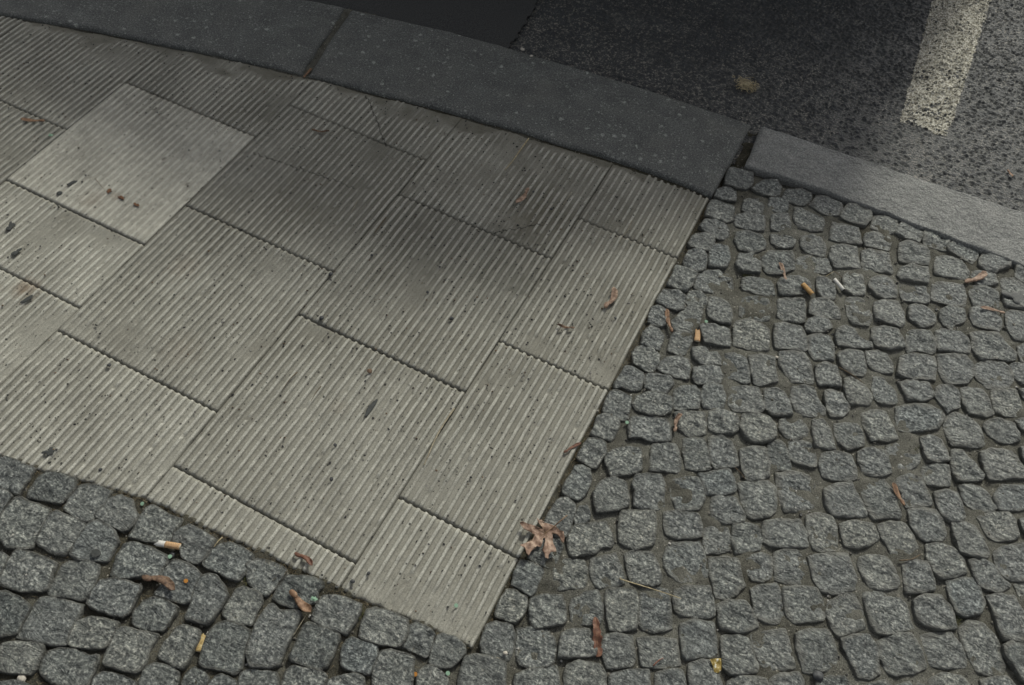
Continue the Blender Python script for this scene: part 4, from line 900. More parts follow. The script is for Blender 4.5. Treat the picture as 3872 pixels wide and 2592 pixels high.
def seed(label, p, q, wmax, mat, z, bend=.12, curl=.002, head=0, group='fallen maple seeds and leaf bits'):
    """winged seed: nutlet end at p, wing tip at q"""
    p = Vector((*p, 0)); q = Vector((*q, 0)); ax = (q - p); L = ax.length; ax.normalize(); sd = Vector((-ax.y, ax.x, 0))
    root = empty('maple_seed', (p.x, p.y, z)); tag(root, label, 'seed', group)
    def at(t, s): return p + ax * (t * L) + sd * (s + bend * L * math.sin(math.pi * t))
    T_ = np.linspace(.10, 1, 12)
    wd = lambda t: wmax * .88 * (.40 + .60 * min(1, max(0, (t - .12) / .5)) ** .9) * (1 - max(0, (t - .82) / .18) ** 2.2 * .9)
    up_s = [(at(t, wd(t) * .5 + random.uniform(-1, 1) * wmax * .045)) for t in T_]; dn = [(at(t, -wd(t) * .5 + random.uniform(-1, 1) * wmax * .03)) for t in T_]
    out = [(a.x, a.y) for a in dn] + [(a.x, a.y) for a in up_s[::-1]]
    def zf(x, y):
        v = Vector((x, y, 0)) - p; t = v.dot(ax) / L; s = (v.dot(sd) - bend * L * math.sin(math.pi * min(1, max(0, t)))) / wmax
        return z + .0007 + curl * (t ** 2) + .35 * curl * math.sin(s * 7 + t * 5) + abs(s) * curl * .5
    w_ = cdt_sheet('wing', out, wmax / 4.5, zf, mat, root, .0003, (p.x, p.y, z))
    nr = wmax * .26 + .0006; c = at(.06, 0)
    bm = bmesh.new(); bmesh.ops.create_icosphere(bm, subdivisions=3, radius=1)
    for v in bm.verts:
        v.co = Vector((v.co.x * nr * 1.9, v.co.y * nr, v.co.z * nr * .55)) * (1 + .10 * noise.noise(v.co * 2.3 + Vector((L * 900, 0, 0))))
    me = bpy.data.meshes.new('nutlet'); bm.to_mesh(me); bm.free()
    for pl in me.polygons: pl.use_smooth = True
    me.transform(Matrix.Rotation(math.atan2(ax.y, ax.x), 4, 'Z'))
    o = link('nutlet', me, mat, root); o.location = (c.x - p.x, c.y - p.y, nr * .4)
    return root
SEEDS = [
 ('flat brown seed wing lying on the far left slab', (-1.1369,.2256), (-1.1747,.2085), .0085, 3, .0005, .05, .001),
 ('small curled brown seed on the grimy slab below the first kerb joint', (-.7070,.4509), (-.6754,.4609), .0060, 1, .0005, -.1, .003),
 ('dull pinkish club-shaped seed on the ribs near the kerb', (-.2936,.5123), (-.2958,.4712), .0105, 0, .0008, .10, .002),
 ('pale two-toned seed, the broadest one on the ribbed slabs', (-.0676,.3401), (-.0698,.3815), .0125, 0, .0012, -.16, .003),
 ('thin twisted dry seed lying across the ribs', (-.0949,.2763), (-.1196,.2674), .0055, 1, .0008, .08, .003),
 ('upright long seed on the cobbles at the slab edge', (.0460,.3464), (.0229,.3820), .0085, 3, .0020, .06, .003),
 ('slim seed above the orange cigarette filter', (.1764,.5401), (.1560,.5696), .0080, 0, .0016, -.05, .003),
 ('broad tan seed by the kerb on the right', (.4513,.6897), (.4777,.7252), .0130, 0, .0030, -.08, .004),
 ('narrow straw-coloured seed near the right edge of the photo', (.5191,.6522), (.4820,.6430), .0075, 0, .0022, -.05, .002),
 ('lone rust-coloured seed in the middle right cobbles', (.4436,.2252), (.4223,.2502), .0085, 3, .0022, .04, .002),
 ('big leathery brown seed under the torn cigarette butt', (-.4107,-.3532), (-.3667,-.3475), .0125, 1, .0028, .15, .003),
 ('pinkish bent seed on the thin cut slab strip', (-.2612,-.2362), (-.2335,-.2390), .0080, 2, .0008, .12, .003),
 ('large chestnut seed on the cobble next to the green scrap', (-.2350,-.2806), (-.1999,-.2904), .0125, 3, .0030, -.05, .004),
 ('brown seed stuck in the joint between the dark kerb stones', (-.8083,.5688), (-.8070,.5947), .0065, 3, -.002, .05, .003),
 ('faint reddish seed pressed on the slab edge beside the cobbles', (-.0135,.0700), (.0010,.0945), .0055, 2, .0004, .03, .0008),
 ('small orange-brown seed on the road by the right photo edge', (.4784,1.0267), (.4877,1.0119), .0065, 3, ZR + .003, .05, .002),
 ('folded tan scrap with a white tip between two cobbles', (.1148,.1796), (.1128,.2080), .0080, 0, .0022, .12, .005),
]
for (lb, p, q, wm, mi, z, bd, cu) in SEEDS: seed(lb, p, q, wm, SEEDM[mi], z, bd, cu)
# reddish curled leaf
def curled():
    a, b = Vector((.1207, -.1270)), Vector((.1445, -.1700)); ax = (b - a).normalized(); sd = Vector((-ax.y, ax.x)); L = (b - a).length
    prof = [(0, .0015), (.08, .0035), (.18, .0050), (.26, .0040), (.38, .0062), (.46, .0048), (.55, .0068), (.66, .0045), (.74, .0058), (.86, .0060), (.96, .0045), (1, .002)]
    out = [tuple(a + ax * (t * L) + sd * w_) for t, w_ in prof] + [tuple(a + ax * (t * L) - sd * w_ * .9) for t, w_ in prof[::-1]]
    def zf(x, y):
        v = Vector((x, y)) - a; t = v.dot(ax) / L; s = v.dot(sd)
        return .003 + .0035 * (s / .006) ** 2 * .6 + .002 * math.sin(t * 14) * (s / .006) + .002 * math.sin(t * 5)
    root = empty('curled_leaf', (a.x, a.y, .002)); tag(root, 'reddish brown curled narrow leaf standing over a cobble joint', 'leaf')
    cdt_sheet('blade', out, .0018, zf, SEEDM[2], root, .0003, (a.x, a.y, .002))
    tube('midrib', [(*(a + ax * (t * L)), .0032 + .002 * math.sin(t * 5)) for t in (0.02, .25, .5, .75, 1)], .0005, SEEDM[3], root, loc=(a.x, a.y, .002))
curled()
# oak leaf
OAK = [(-.0046,-.0426),(.0001,-.0437),(.0027,-.0405),(.0084,-.0419),(.0164,-.0412),(.0243,-.0405),(.0306,-.0434),(.0369,-.0445),(.0415,-.0508),(.0438,-.0583),(.0402,-.0585),(.0349,-.0526),(.0270,-.0497),(.0231,-.0501),(.0271,-.0568),(.0317,-.0648),(.0369,-.0689),(.0399,-.0734),(.0337,-.0775),(.0331,-.0830),(.0354,-.0895),(.0312,-.0892),(.0266,-.0831),(.0221,-.0803),(.0220,-.0735),(.0200,-.0658),(.0179,-.0617),(.0157,-.0638),(.0180,-.0704),(.0188,-.0769),(.0136,-.0780),(.0117,-.0825),(.0105,-.0900),(.0106,-.0985),(.0067,-.0971),(.0020,-.0911),(-.0006,-.0907),(-.0068,-.0897),(-.0004,-.0811),(.0043,-.0742),(.0045,-.0662),(-.0021,-.0645),(-.0133,-.0652),(-.0211,-.0614),(-.0189,-.0575),(-.0129,-.0561),(-.0023,-.0540),(.0102,-.0526),(.0072,-.0497),(-.0002,-.0465)]
def oak():
    c0 = (.0207, -.0451)
    cc = (.016, -.055, .002)
    root = empty('lobed_leaf', cc); tag(root, 'large dry brown lobed leaf lying across the slab edge and cobbles', 'leaf')
    def zf(x, y):
        r = math.hypot(x - .014, y + .056)
        return .0045 + .0110 * (r / .045) ** 2 + .0050 * noise.noise(Vector((x * 90, y * 90, 3))) + .0015 * noise.noise(Vector((x * 260, y * 260, 1)))
    cdt_sheet('blade', OAK, .0022, zf, LEAFM, root, .0003, cc)
    pz = lambda x, y: (x, y, zf(x, y) + .0002)
    tube('stalk', [pz(.0150, -.0560), pz(.0207, -.0451), (.0262, -.0341, .012), (.0313, -.0202, .010)], .0008, STEMM, root, loc=cc, taper=False)
    for t_ in ((-.010, -.0600), (-.002, -.083), (.012, -.088), (.033, -.082), (.035, -.047), (.002, -.043)):
        a = Vector((.0160, -.0545)); b = Vector(t_)
        tube('vein', [pz(*(a + (b - a) * k)) for k in (0, .33, .66, .95)], .00038, STEMM, root, loc=cc)
oak()
# yellow scrap
YEL = M('yellow_leaf', .6, .3); YEL.col(YEL.ramp(YEL.noise(260, 4), [(.40, (.20, .14, .035)), (.55, (.27, .20, .05)), (.66, (.62, .60, .50))])); YEL = YEL.m
cdt = cdt_sheet('leaf_scrap', [(.2701,-.1072),(.2754,-.1037),(.2822,-.1001),(.2850,-.1061),(.2870,-.1140),(.2850,-.1187),(.2797,-.1200),(.2761,-.1138)], .0022,
    lambda x, y: .0035 + .0025 * noise.noise(Vector((x * 200, y * 200, 0))), YEL, None, .0003, (.279, -.112, .002))
tag(cdt, 'torn yellow leaf scrap with a pale spot on a bottom cobble', 'leaf')

# ------------------------------------------------------------------ cigarette butts
FILT = leafmat('filter_tan', (.32, .19, .09), (.43, .27, .14), (.54, .37, .21), 700, .7)
FILTO = leafmat('filter_orange', (.24, .135, .05), (.36, .215, .08), (.46, .30, .14), 500, .7)
FILTY = leafmat('filter_yellow', (.22, .15, .06), (.40, .29, .12), (.50, .42, .24), 300, .8)
PAPR = simple('cigarette_paper', (.52, .51, .47), .8, .2, .12, 400)
ASH = simple('ash', (.035, .032, .03), .95, .1); FOAM = simple('filter_fibre', (.50, .44, .33), .95, .1)
def butt(label, p, q, rad, parts, z, flat=.85):
    """parts: list of (name, t0, t1, material) from p to q"""
    p = Vector((*p, 0)); q = Vector((*q, 0)); ax = q - p; L = ax.length; ax.normalize(); sd = Vector((-ax.y, ax.x, 0))
    root = empty('cigarette_butt', (p.x, p.y, z)); tag(root, label, 'cigarette butt', 'cigarette butts on the pavement')
    for (nm, t0, t1, mt, torn) in parts:
        V, F = [], []; seg = 20; n = 9
        for i in range(n):
            t = t0 + (t1 - t0) * i / (n - 1)
            for k in range(seg):
                a = 2 * math.pi * k / seg; r = rad * (1 + .07 * noise.noise(Vector((t * 6, math.cos(a) * 1.5, math.sin(a) * 1.5 + L * 500))))
                tt = t
                if torn and i == 0: tt = t + random.uniform(-.10, .10)
                if nm != 'paper': r *= 1.03
                V.append(ax * (tt * L) + sd * math.cos(a) * r * (2 - flat) ** .5 + Vector((0, 0, r * flat * (1 + math.sin(a)))))
        for i in range(n - 1):
            for k in range(seg):
                a = i * seg + k; b = i * seg + (k + 1) % seg; F.append((a, b, b + seg, a + seg))
        if not torn: F.append(tuple(range(seg))[::-1])
        F.append(tuple((n - 1) * seg + k for k in range(seg)))
        link(nm, pymesh(nm, V, F), mt, root)
    # fibre end
    V = [ax * (1.004 * L) + sd * math.cos(a) * rad * .93 * (2 - flat) ** .5 + Vector((0, 0, rad * flat * (1 + .93 * math.sin(a)))) for a in [2 * math.pi * k / 20 for k in range(20)]]
    V += [v - ax * .002 for v in V]
    F = [tuple(range(20))] + [(k, k + 20, (k + 1) % 20 + 20, (k + 1) % 20) for k in range(20)] + [tuple(range(39, 19, -1))]
    link('filter_end', pymesh('filter_end', V, F), FOAM if parts[-1][0] != 'paper' else ASH, root)
butt('tan cigarette butt with torn white paper end in the lower left joint', (-.4281, -.3086), (-.3987, -.2988), .0039, [('paper', 0, .36, PAPR, True), ('filter', .36, 1, FILT, False)], .0005)
butt('flattened tan filter lying upright near the slab edge', (.0827, .3681), (.0885, .3470), .0036, [('filter', 0, 1, FILT, True)], .0010, .45)
butt('orange cigarette filter, left of the two on the right-hand cobbles', (.2048, .5440), (.2256, .5305), .0038, [('filter', 0, 1, FILTO, False)], .0008, .8)
butt('white cigarette stub with burnt end beside the orange filter', (.2495, .5813), (.2696, .5658), .0031, [('paper', 0, 1, PAPR, False)], .0006, .9)
butt('crushed yellowed butt wedged in a bottom left cobble joint', (-.3021, -.3737), (-.2950, -.3931), .0042, [('filter', 0, 1, FILTY, True)], -.006, .5)

# ------------------------------------------------------------------ confetti dots
GREEN = simple('green_paper', (.22, .34, .24), .8, .2, .08); ORAN = simple('orange_paper', (.40, .18, .04), .8, .2, .08)
def dot(label, p, m, z, tilt=(0, 0), torn=False):
    V, F = [], []; n = 28; r = .0027
    for zz in (0, .0002):
        for k in range(n):
            a = 2 * math.pi * k / n; rr = r * ((1.25 + .35 * math.sin(2 * a + 1) + .25 * math.sin(5 * a)) if torn else 1)
            V.append(Vector((math.cos(a) * rr, math.sin(a) * rr, zz + (.0006 * math.cos(2 * a) if torn else .00025 * math.cos(a * 2)))))
    F = [tuple(range(n))[::-1], tuple(range(n, 2 * n))] + [(k, (k + 1) % n, (k + 1) % n + n, k + n) for k in range(n)]
    me = pymesh('paper_dot', V, F, False); me.transform(Matrix.Rotation(tilt[0], 4, 'X') @ Matrix.Rotation(tilt[1], 4, 'Y'))
    o = link('paper_dot', me, m, None, (p[0], p[1], z)); tag(o, label, 'confetti', 'punched paper dots scattered on the paving')
dot('green paper dot in the gap under the lower slab edge', (-.4844, -.2737), GREEN, -.0015, (.25, -.1))
dot('green paper dot just below the torn cigarette butt', (-.4019, -.3153), GREEN, .0030, (.1, .1))
dot('orange paper dot right of the big leathery seed', (-.3627, -.3315), ORAN, .0045, (.1, .45))
dot('green paper dot on the lowest ribbed slab', (-.0437, -.1966), GREEN, .0012, (.1, .3))
dot('orange paper dot at the bottom edge of the photo', (-.0466, -.2937), ORAN, .0012, (.2, 0))
dot('green paper dot at the bottom edge, right of the orange one', (-.0120, -.2741), GREEN, .0010, (.15, 0))
dot('torn green paper scrap beside the chestnut seed', (-.2067, -.2744), GREEN, .0040, (.1, .2), True)
dot('green paper dot above the flattened tan filter', (.0881, .3909), GREEN, .0030, (.1, .1))
dot('green paper dot between cobbles midway along the slab edge', (.0470, .1576), GREEN, .0025, (.1, 0))
dot('torn green paper bit on the left slabs', (-1.0983, .2035), GREEN, .0012, (.1, .1), True)

# ------------------------------------------------------------------ straws and twigs
ST = [
 ('long dry grass blade lying along the ribs', [(-.1878,.0570),(-.1883,.0367),(-.1882,.0140),(-.1858,-.0090),(-.1822,-.0308),(-.1800,-.0452)], .0011, 2, 1.5, .0012),
 ('long thin straw stem across three bottom cobbles', [(.1290,-.0656),(.1340,-.0663),(.1657,-.0601),(.1904,-.0560),(.2109,-.0533)], .0010, 0, 1, .0058),
 ('thin olive straw on the ribs left of the corner slab', [(-.2214,.5462),(-.2223,.5257),(-.2212,.5005)], .0007, 2, 1, .0010),
 ('thin curved straw crossing the topmost slab joint', [(-.1014,.5362),(-.0989,.5127),(-.1013,.4939),(-.1008,.4757)], .0008, 2, 1, .0012),
 ('pale straw lying in a groove right below the kerb', [(-.3507,.6341),(-.3501,.5987),(-.3497,.5623),(-.3515,.5352)], .0011, 0, 1.3, .0000),
 ('short red-brown stalk on a bottom cobble', [(.2094,-.1488),(.2127,-.1404),(.2174,-.1335)], .0008, 3, 1, .0045),
 ('dry bent stalk hanging into the joint under the chestnut seed', [(-.2045,-.2945),(-.2041,-.3081),(-.2040,-.3257)], .0006, 2, 1, .0010),
 ('thin brown twig across a sandy cobble', [(.3022,.4081),(.3242,.4041),(.3447,.3983)], .0009, 1, 1, .0040),
 ('curved brown twig on the lower right cobbles', [(.4565,.1378),(.4710,.1468),(.4816,.1612)], .0010, 1, 1, .0030),
 ('short tan stalk left of the white cigarette stub', [(.2353,.5814),(.2403,.5911),(.2455,.6003)], .0006, 0, 1, .0020),
 ('dark hair-thin stalk above the white cigarette stub', [(.2457,.5996),(.2533,.5957),(.2629,.5916)], .0006, 1, 1, .0022),
 ('pale short straw right of the torn cigarette butt', [(-.3593,-.2623),(-.3605,-.2698),(-.3608,-.2785)], .0010, 0, 1, .0030),
 ('dark twig in a groove of the grimy slab', [(-.4756,.3323),(-.4746,.3096),(-.4734,.2903)], .0009, 1, 1, -.0005),
 ('pale splinter above the grimy slab', [(-.5385,.3407),(-.5349,.3248),(-.5320,.3102)], .0007, 2, 1, .0006),
 ('left thin brown stalk on the middle slab', [(-.4245,-.0006),(-.4266,-.0172),(-.4258,-.0375)], .0007, 1, 1, .0004),
 ('right thin brown stalk on the middle slab', [(-.3799,-.0046),(-.3798,-.0175),(-.3782,-.0338)], .0007, 1, 1, .0004),
 ('fine brown twig in the sand right of two tall cobbles', [(.2134,.1644),(.2232,.1599),(.2325,.1542)], .0006, 1, 1, .0015),
 ('wispy dark stalk on the pale smooth slab', [(-.9575,.1595),(-.9421,.1532),(-.9244,.1468)], .0006, 1, 1, .0015),
]
for lb, pts, r, mi, fl, z in ST:
    c = (pts[0][0], pts[0][1], z)
    o = tube('dry_stalk', [(x, y, z + .0006 * math.sin(i * 2)) for i, (x, y) in enumerate(pts)], r, STRAWM[mi], flat=fl, loc=c)
    tag(o, lb, 'stalk', 'dry stalks and twigs on the paving')
# tuft of dry fibres on the road
def tuft():
    bm_V, bm_F = [], []; cx_, cy_ = -.0407, 1.005
    bm = bmesh.new()
    for k in range(90):
        a0 = random.uniform(0, 6.28); r0 = abs(random.gauss(0, .012)); L = random.uniform(.012, .03); cv = random.uniform(-120, 120)
        x, y, h = cx_ + math.cos(a0) * r0, cy_ + math.sin(a0) * r0 * .8, ZR + .004 + random.uniform(0, .008); th = random.uniform(0, 6.28); prev = None
        for i in range(9):
            w_ = .00055; s = Vector((-math.sin(th), math.cos(th), 0)) * w_
            v1 = bm.verts.new(Vector((x, y, h)) + s - Vector((cx_, cy_, ZR))); v2 = bm.verts.new(Vector((x, y, h + .0003)) - s - Vector((cx_, cy_, ZR)))
            if prev: bm.faces.new((prev[0], v1, v2, prev[1]))
            prev = (v1, v2); th += cv * L / 9; x += math.cos(th) * L / 9; y += math.sin(th) * L / 9; h += random.uniform(-.0006, .0006)
            dd = math.hypot(x - cx_, y - cy_)
            if dd > .022: th += .9
    me = bpy.data.meshes.new('fibre_tuft'); bm.to_mesh(me); bm.free()
    o = link('fibre_tuft', me, STRAWM[0], None, (cx_, cy_, ZR)); md = o.modifiers.new('s', 'SOLIDIFY'); md.thickness = .0003
    tag(o, 'matted tuft of tan dry fibres lying on the dark road', 'plant tuft')
tuft()

# ------------------------------------------------------------------ tar and gum spots
TAR = simple('tar', (.045, .048, .045), .7, .3, .3); RUSTM = leafmat('rotten_leaf', (.06, .03, .02), (.13, .06, .03), (.18, .10, .05))
def blot(name, label, p, r, asp, ang, m, z=.0004, th=.0006, cat='stain', rag=.35, seed_=0):
    out = []
    for k in range(26):
        a = 2 * math.pi * k / 26; q = 1 + rag * noise.noise(Vector((math.cos(a) * 1.3, math.sin(a) * 1.3, seed_ * 3.7))) + .5 * rag * noise.noise(Vector((math.cos(a) * 4, math.sin(a) * 4, seed_)))
        x, y = math.cos(a) * r * asp * q, math.sin(a) * r * q; out.append((p[0] + x * math.cos(ang) - y * math.sin(ang), p[1] + x * math.sin(ang) + y * math.cos(ang)))
    o = cdt_sheet(name, out, r / 2.5, lambda x, y: z + .0003 * noise.noise(Vector((x * 500, y * 500, 0))), m, None, th, (p[0], p[1], z))
    return tag(o, label, cat, None)
blot('tar_spot', 'dark ragged tar blot at the left photo edge, upper one', (-.9985, .0074), .0066, 1.2, 1.3, TAR, seed_=1, rag=.9)
blot('tar_spot', 'dark ragged tar blot at the left photo edge, lower one', (-.9504, -.0279), .0046, 1.8, 1.5, TAR, seed_=2, rag=.8)
blot('tar_spot', 'oblong tar blot above the brown water stain', (-.8659, -.0916), .0038, 2.7, 1.35, TAR, seed_=3, rag=.4)
blot('tar_spot', 'small spiky tar blot above the bottom left cobbles', (-.6458, -.2734), .0042, 1.3, .3, TAR, seed_=4, rag=1.2)
blot('tar_spot', 'dark rectangular tar streak between two ribs', (-.2955, -.0011), .0034, 5.2, 1.57, TAR, z=.0002, seed_=5, rag=.25)
blot('leaf_fragment', 'rusty rotten leaf flake on the pale smooth slab, upper one', (-.9171, .1480), .0042, 1.2, .4, RUSTM, .0006, .0006, 'leaf', .8, 6)
blot('leaf_fragment', 'rusty rotten leaf flake on the pale smooth slab, middle one', (-.8885, .1466), .0035, 1.5, .2, RUSTM, .0006, .0006, 'leaf', .8, 7)
blot('leaf_fragment', 'rusty rotten leaf flake on the pale smooth slab, lowest one', (-.8555, .1465), .0038, 1.4, 0, RUSTM, .0006, .0006, 'leaf', .9, 8)
blot('tar_spot', 'black drop mark on the upper edge of the pale slab', (-.9842, .1034), .0042, 1.1, 0, TAR, seed_=9)
blot('tar_spot', 'long black drop mark near the middle of the pale slab', (-.9835, .1323), .0035, 2.4, 1.2, TAR, seed_=10)
blot('tar_spot', 'dark round spot on a bottom left cobble', (-.4875, -.3572), .0055, 1.2, 0, TAR, .0032, .0008, seed_=11)
# smooth patch on the road and cement smear
PB = [(-1.30, .70), (-1.30, 1.42), (-.551, 1.42), (-.541, 1.157), (-.531, 1.053), (-.5185, .96), (-.512, .899), (-.50, .80), (-.75, .76), (-1.0, .70)]
def ragged(P, n, amp):
    out = []
    for i in range(len(P)):
        a, b = Vector(P[i]), Vector(P[(i + 1) % len(P)]); k_ = max(1, int((b - a).length / n))
        for j in range(k_):
            q = a + (b - a) * j / k_; out.append((q.x + amp * noise.noise(Vector((q.x * 60, q.y * 60, 1))) + amp * noise.noise(Vector((q.x * 170, q.y * 170, 2))), q.y + amp * noise.noise(Vector((q.x * 60, q.y * 60, 5)))))
    return out
pt = cdt_sheet('bitumen_patch', ragged(PB, .006, .008), .03, lambda x, y: ZR + .0045 + .0015 * noise.noise(Vector((x * 9, y * 9, 0))), BITU, None, .004, (-.9, 1.0, ZR))
tag(pt, 'smooth black bitumen patch on the road at the top edge', 'road patch')
CEM = simple('cement', (.135, .137, .130), .9, .15, .3, 500, .001)
blot('cement_smear', 'grey cement smear between the right kerb and the cobbles', (.538, .7020), .0165, 1.5, .3, CEM, .0016, .002, 'cement', .9, 12)

# ------------------------------------------------------------------ pebbles
PD = simple('dark_pebble', (.042, .044, .045), .6, .4, .3); PL = simple('pale_pebble', (.42, .39, .33), .7, .3, .2); PBR = simple('brown_pebble', (.13, .085, .055), .7, .3, .3)
PEB = [
 ('dark round pebble in a sandy joint at the bottom right', (.3993,-.0624), .0068, PD, -.001), ('small black pebble in the joint left of the curled leaf', (.0876,-.1693), .0040, PD, -.006),
 ('dark pebble just under the torn cigarette butt', (-.4028,-.3111), .0055, PD, -.002), ('whitish pebble in the bottom left corner', (-.4596,-.5151), .0050, PL, -.004),
 ('pale pebble in the sand left of the stained cobbles', (.2101,.3817), .0040, PL, -.001), ('blackish lump on the lower middle slab', (-.2820,-.1235), .0038, PD, 0),
 ('brown lump on the middle slab near its top joint', (-.3311,.0522), .0040, PBR, 0), ('grey bead on the left lower slab near its upper joint', (-.6732,-.1244), .0030, PD, 0),
 ('black bead left of the second slab joint', (-.4498,.1000), .0036, PD, 0), ('grey bead in the dark grime of the middle slab', (-.4507,.2476), .0034, PD, 0),
 ('dark oval lump right of the middle slab row', (-.2717,.1984), .0045, PD, 0), ('grey bead just below a slab joint corner', (-.4865,.1806), .0036, PD, 0),
 ('black lump low in the grimy slab', (-.3312,.2253), .0034, PD, 0), ('black bead right of the thin olive straw', (-.2357,.4906), .0032, PD, 0),
 ('black bead right of the dull pinkish seed', (-.2819,.5129), .0032, PD, 0), ('black bead below the pale two-toned seed', (-.0437,.3271), .0032, PD, 0),
 ('black lump near the end of the thin slab strip', (-.1768,-.2319), .0040, PD, .0005), ('black lump on the lowest slab above the other', (-.1647,-.2131), .0034, PD, .0005),
 ('black bead on the lower middle slab', (-.3068,-.0769), .0036, PD, 0), ('white chip on the cobble by the lowest slab corner', (.0396,-.2204), .0028, PL, .002),
 ('black bead near the lower edge of the left slabs', (-.5663,-.2616), .0034, PD, .0003), ('pale chip in a bottom left joint', (-.4015,-.4551), .0030, PL, -.004),
 ('larger pale chip on the middle kerb stone by the road', (-.4779,.8605), .0042, PL, .002), ('smaller pale chip at the road edge of the middle kerb', (-.4531,.8508), .0032, PL, .002)]
for k, (lb, p, r, m, z) in enumerate(PEB):
    r *= 1.0 if 'joint' in lb or 'corner' in lb or 'kerb' in lb else .72
    bm = bmesh.new(); bmesh.ops.create_icosphere(bm, subdivisions=3, radius=1)
    for v in bm.verts:
        n_ = v.co.copy(); v.co = Vector((n_.x * r * 1.08, n_.y * r * .9, n_.z * r * .6)) * (1 + .28 * noise.noise(n_ * 1.4 + Vector((k * 5, 0, 0))))
    me = bpy.data.meshes.new('pebble'); bm.to_mesh(me); bm.free()
    for pl in me.polygons: pl.use_smooth = True
    o = link('pebble', me, m, None, (p[0], p[1], z + r * .3)); o.rotation_euler.z = k; tag(o, lb, 'pebble', 'single pebbles and beads of grit')

# ------------------------------------------------------------------ grit, joint debris, moss: countless
def inside_any(x, y):
    return False
def grit(name, label, pts, cols, smin, smax, flat=.7):
    bm = bmesh.new(); ico = [(0, 0, 1)] + [(math.cos(a) * .89, math.sin(a) * .89, .3) for a in np.linspace(0, 6.28, 6)[:-1]] + [(math.cos(a + .6) * .8, math.sin(a + .6) * .8, -.5) for a in np.linspace(0, 6.28, 6)[:-1]]
    V, F = [], []
    T5 = [(0, 1 + k, 1 + (k + 1) % 5) for k in range(5)] + [(1 + k, 6 + k, 1 + (k + 1) % 5) for k in range(5)] + [(1 + (k + 1) % 5, 6 + k, 6 + (k + 1) % 5) for k in range(5)]
    for (x, y, z) in pts:
        s = smin + (smax - smin) * random.random() ** 3; a = random.uniform(0, 6.28); ca, sa = math.cos(a), math.sin(a); ax = random.uniform(.7, 1.3); b = len(V)
        for (p, q, r) in ico:
            j = random.uniform(.75, 1.2); p, q, r = p * s * ax * j, q * s / ax * j, r * s * flat * j
            V.append((x + p * ca - q * sa, y + p * sa + q * ca, z + r))
        F += [(i + b, j + b, k + b) for i, j, k in T5]
    bm.free()
    me = pymesh(name, V, F, False)
    return tag(link(name, me, cols), label, None, kind='stuff')
def gritmat(name, stops):
    m = M(name, .8, .3); n = m.N('ShaderNodeTexWhiteNoise', noise_dimensions='3D', i_Vector=m.N('ShaderNodeVectorMath', operation='SNAP', i_0=m.pos, i_1=(.004, .004, .5)).outputs[0]).outputs[0]
    m.col(m.ramp(n, stops, 'CONSTANT')); return m.m
GD = gritmat('dark_grit', [(0, (.030, .031, .030)), (.45, (.055, .054, .05)), (.78, (.12, .08, .05)), (.90, (.25, .24, .22))])
GS = gritmat('sandy_grit', [(0, (.045, .045, .042)), (.30, (.10, .095, .08)), (.65, (.17, .16, .13)), (.90, (.34, .33, .30))])
pts = []
while len(pts) < 8500:
    x, y = random.uniform(-1.35, -.004), random.uniform(-.5, .66)
    if y < vbot(x) or y > float(sp(KL, x)) - .008: continue
    dens = .34 + .9 * math.exp(-((x + .22) ** 2 + (y - .30) ** 2) / .035) + .5 * math.exp(-((x + .09) ** 2 + (y - .12) ** 2) / .03) + .35 * float(sm(.10, .02, np.array(float(sp(KL, x)) - y)))
    if random.random() > dens: continue
    pts.append((x, y, -.0034 if random.random() < .75 else .0002))
grit('grit', 'dark grit and crumbs lying in the grooves of the ribbed slabs', pts, GD, .0004, .0021)
pts = []
for _ in range(15000):
    x, y = random.uniform(-1.1, .75), random.uniform(-.62, .77)
    if x < 0 and y > vbot(x): continue
    pts.append((x, y, -.0036 + random.uniform(0, .003) if x > 0 else -.0064 + random.uniform(0, .003)))
grit('sandy_grit', 'small gravel and sand grains in the joints between cobbles', pts, GS, .0006, .0034)
# dry plant debris and moss in the joints on the left and along the slab edge
MOSS = leafmat('moss', (.030, .038, .014), (.062, .070, .026), (.12, .11, .05), 120, .9)
DEB = leafmat('plant_debris', (.05, .038, .022), (.12, .095, .055), (.24, .20, .13), 150, .9)
def fibres(name, label, n, where, mat, lmin, lmax, w_, zf):
    V, F = [], []
    for _ in range(n):
        x, y = where()
        z = zf(x, y); th = random.uniform(0, 6.28); L = random.uniform(lmin, lmax); el = random.uniform(-.1, .7); b = len(V); cv = random.uniform(-1, 1)
        for i in range(4):
            s = Vector((-math.sin(th), math.cos(th), 0)) * w_ * (1 - .25 * i)
            V += [Vector((x, y, z)) + s, Vector((x, y, z)) - s + Vector((0, 0, .0002))]
            x += math.cos(th) * L / 3 * math.cos(el); y += math.sin(th) * L / 3 * math.cos(el); z += math.sin(el) * L / 3; th += cv * .5; el -= .35
        F += [(b + 2 * i, b + 2 * i + 2, b + 2 * i + 3, b + 2 * i + 1) for i in range(3)]
    tag(link(name, pymesh(name, V, F, False), mat), label, None, kind='stuff')
def w_left():
    while True:
        x = random.uniform(-1.0, .10); y = random.uniform(-.60, .05)
        if y < vbot(min(x, 0)) - .002 if x < 0 else True:
            if random.random() < (.25 if x > 0 else .8): return x, y
fibres('plant_debris', 'dry plant bits caught in the joints of the lower cobbles', 5200, w_left, DEB, .003, .010, .0003, lambda x, y: -.0070 + random.uniform(0, .004))
def w_edge():
    if random.random() < .5:
        u = random.uniform(-.72, 0); return u, vbot(u) - abs(random.gauss(0, .005))
    return abs(random.gauss(.004, .006)), random.uniform(-.2, .66)
fibres('plant_debris', 'dry plant bits along the cut edges of the slabs', 1800, w_edge, DEB, .002, .008, .0003, lambda x, y: -.006 + random.uniform(0, .004))
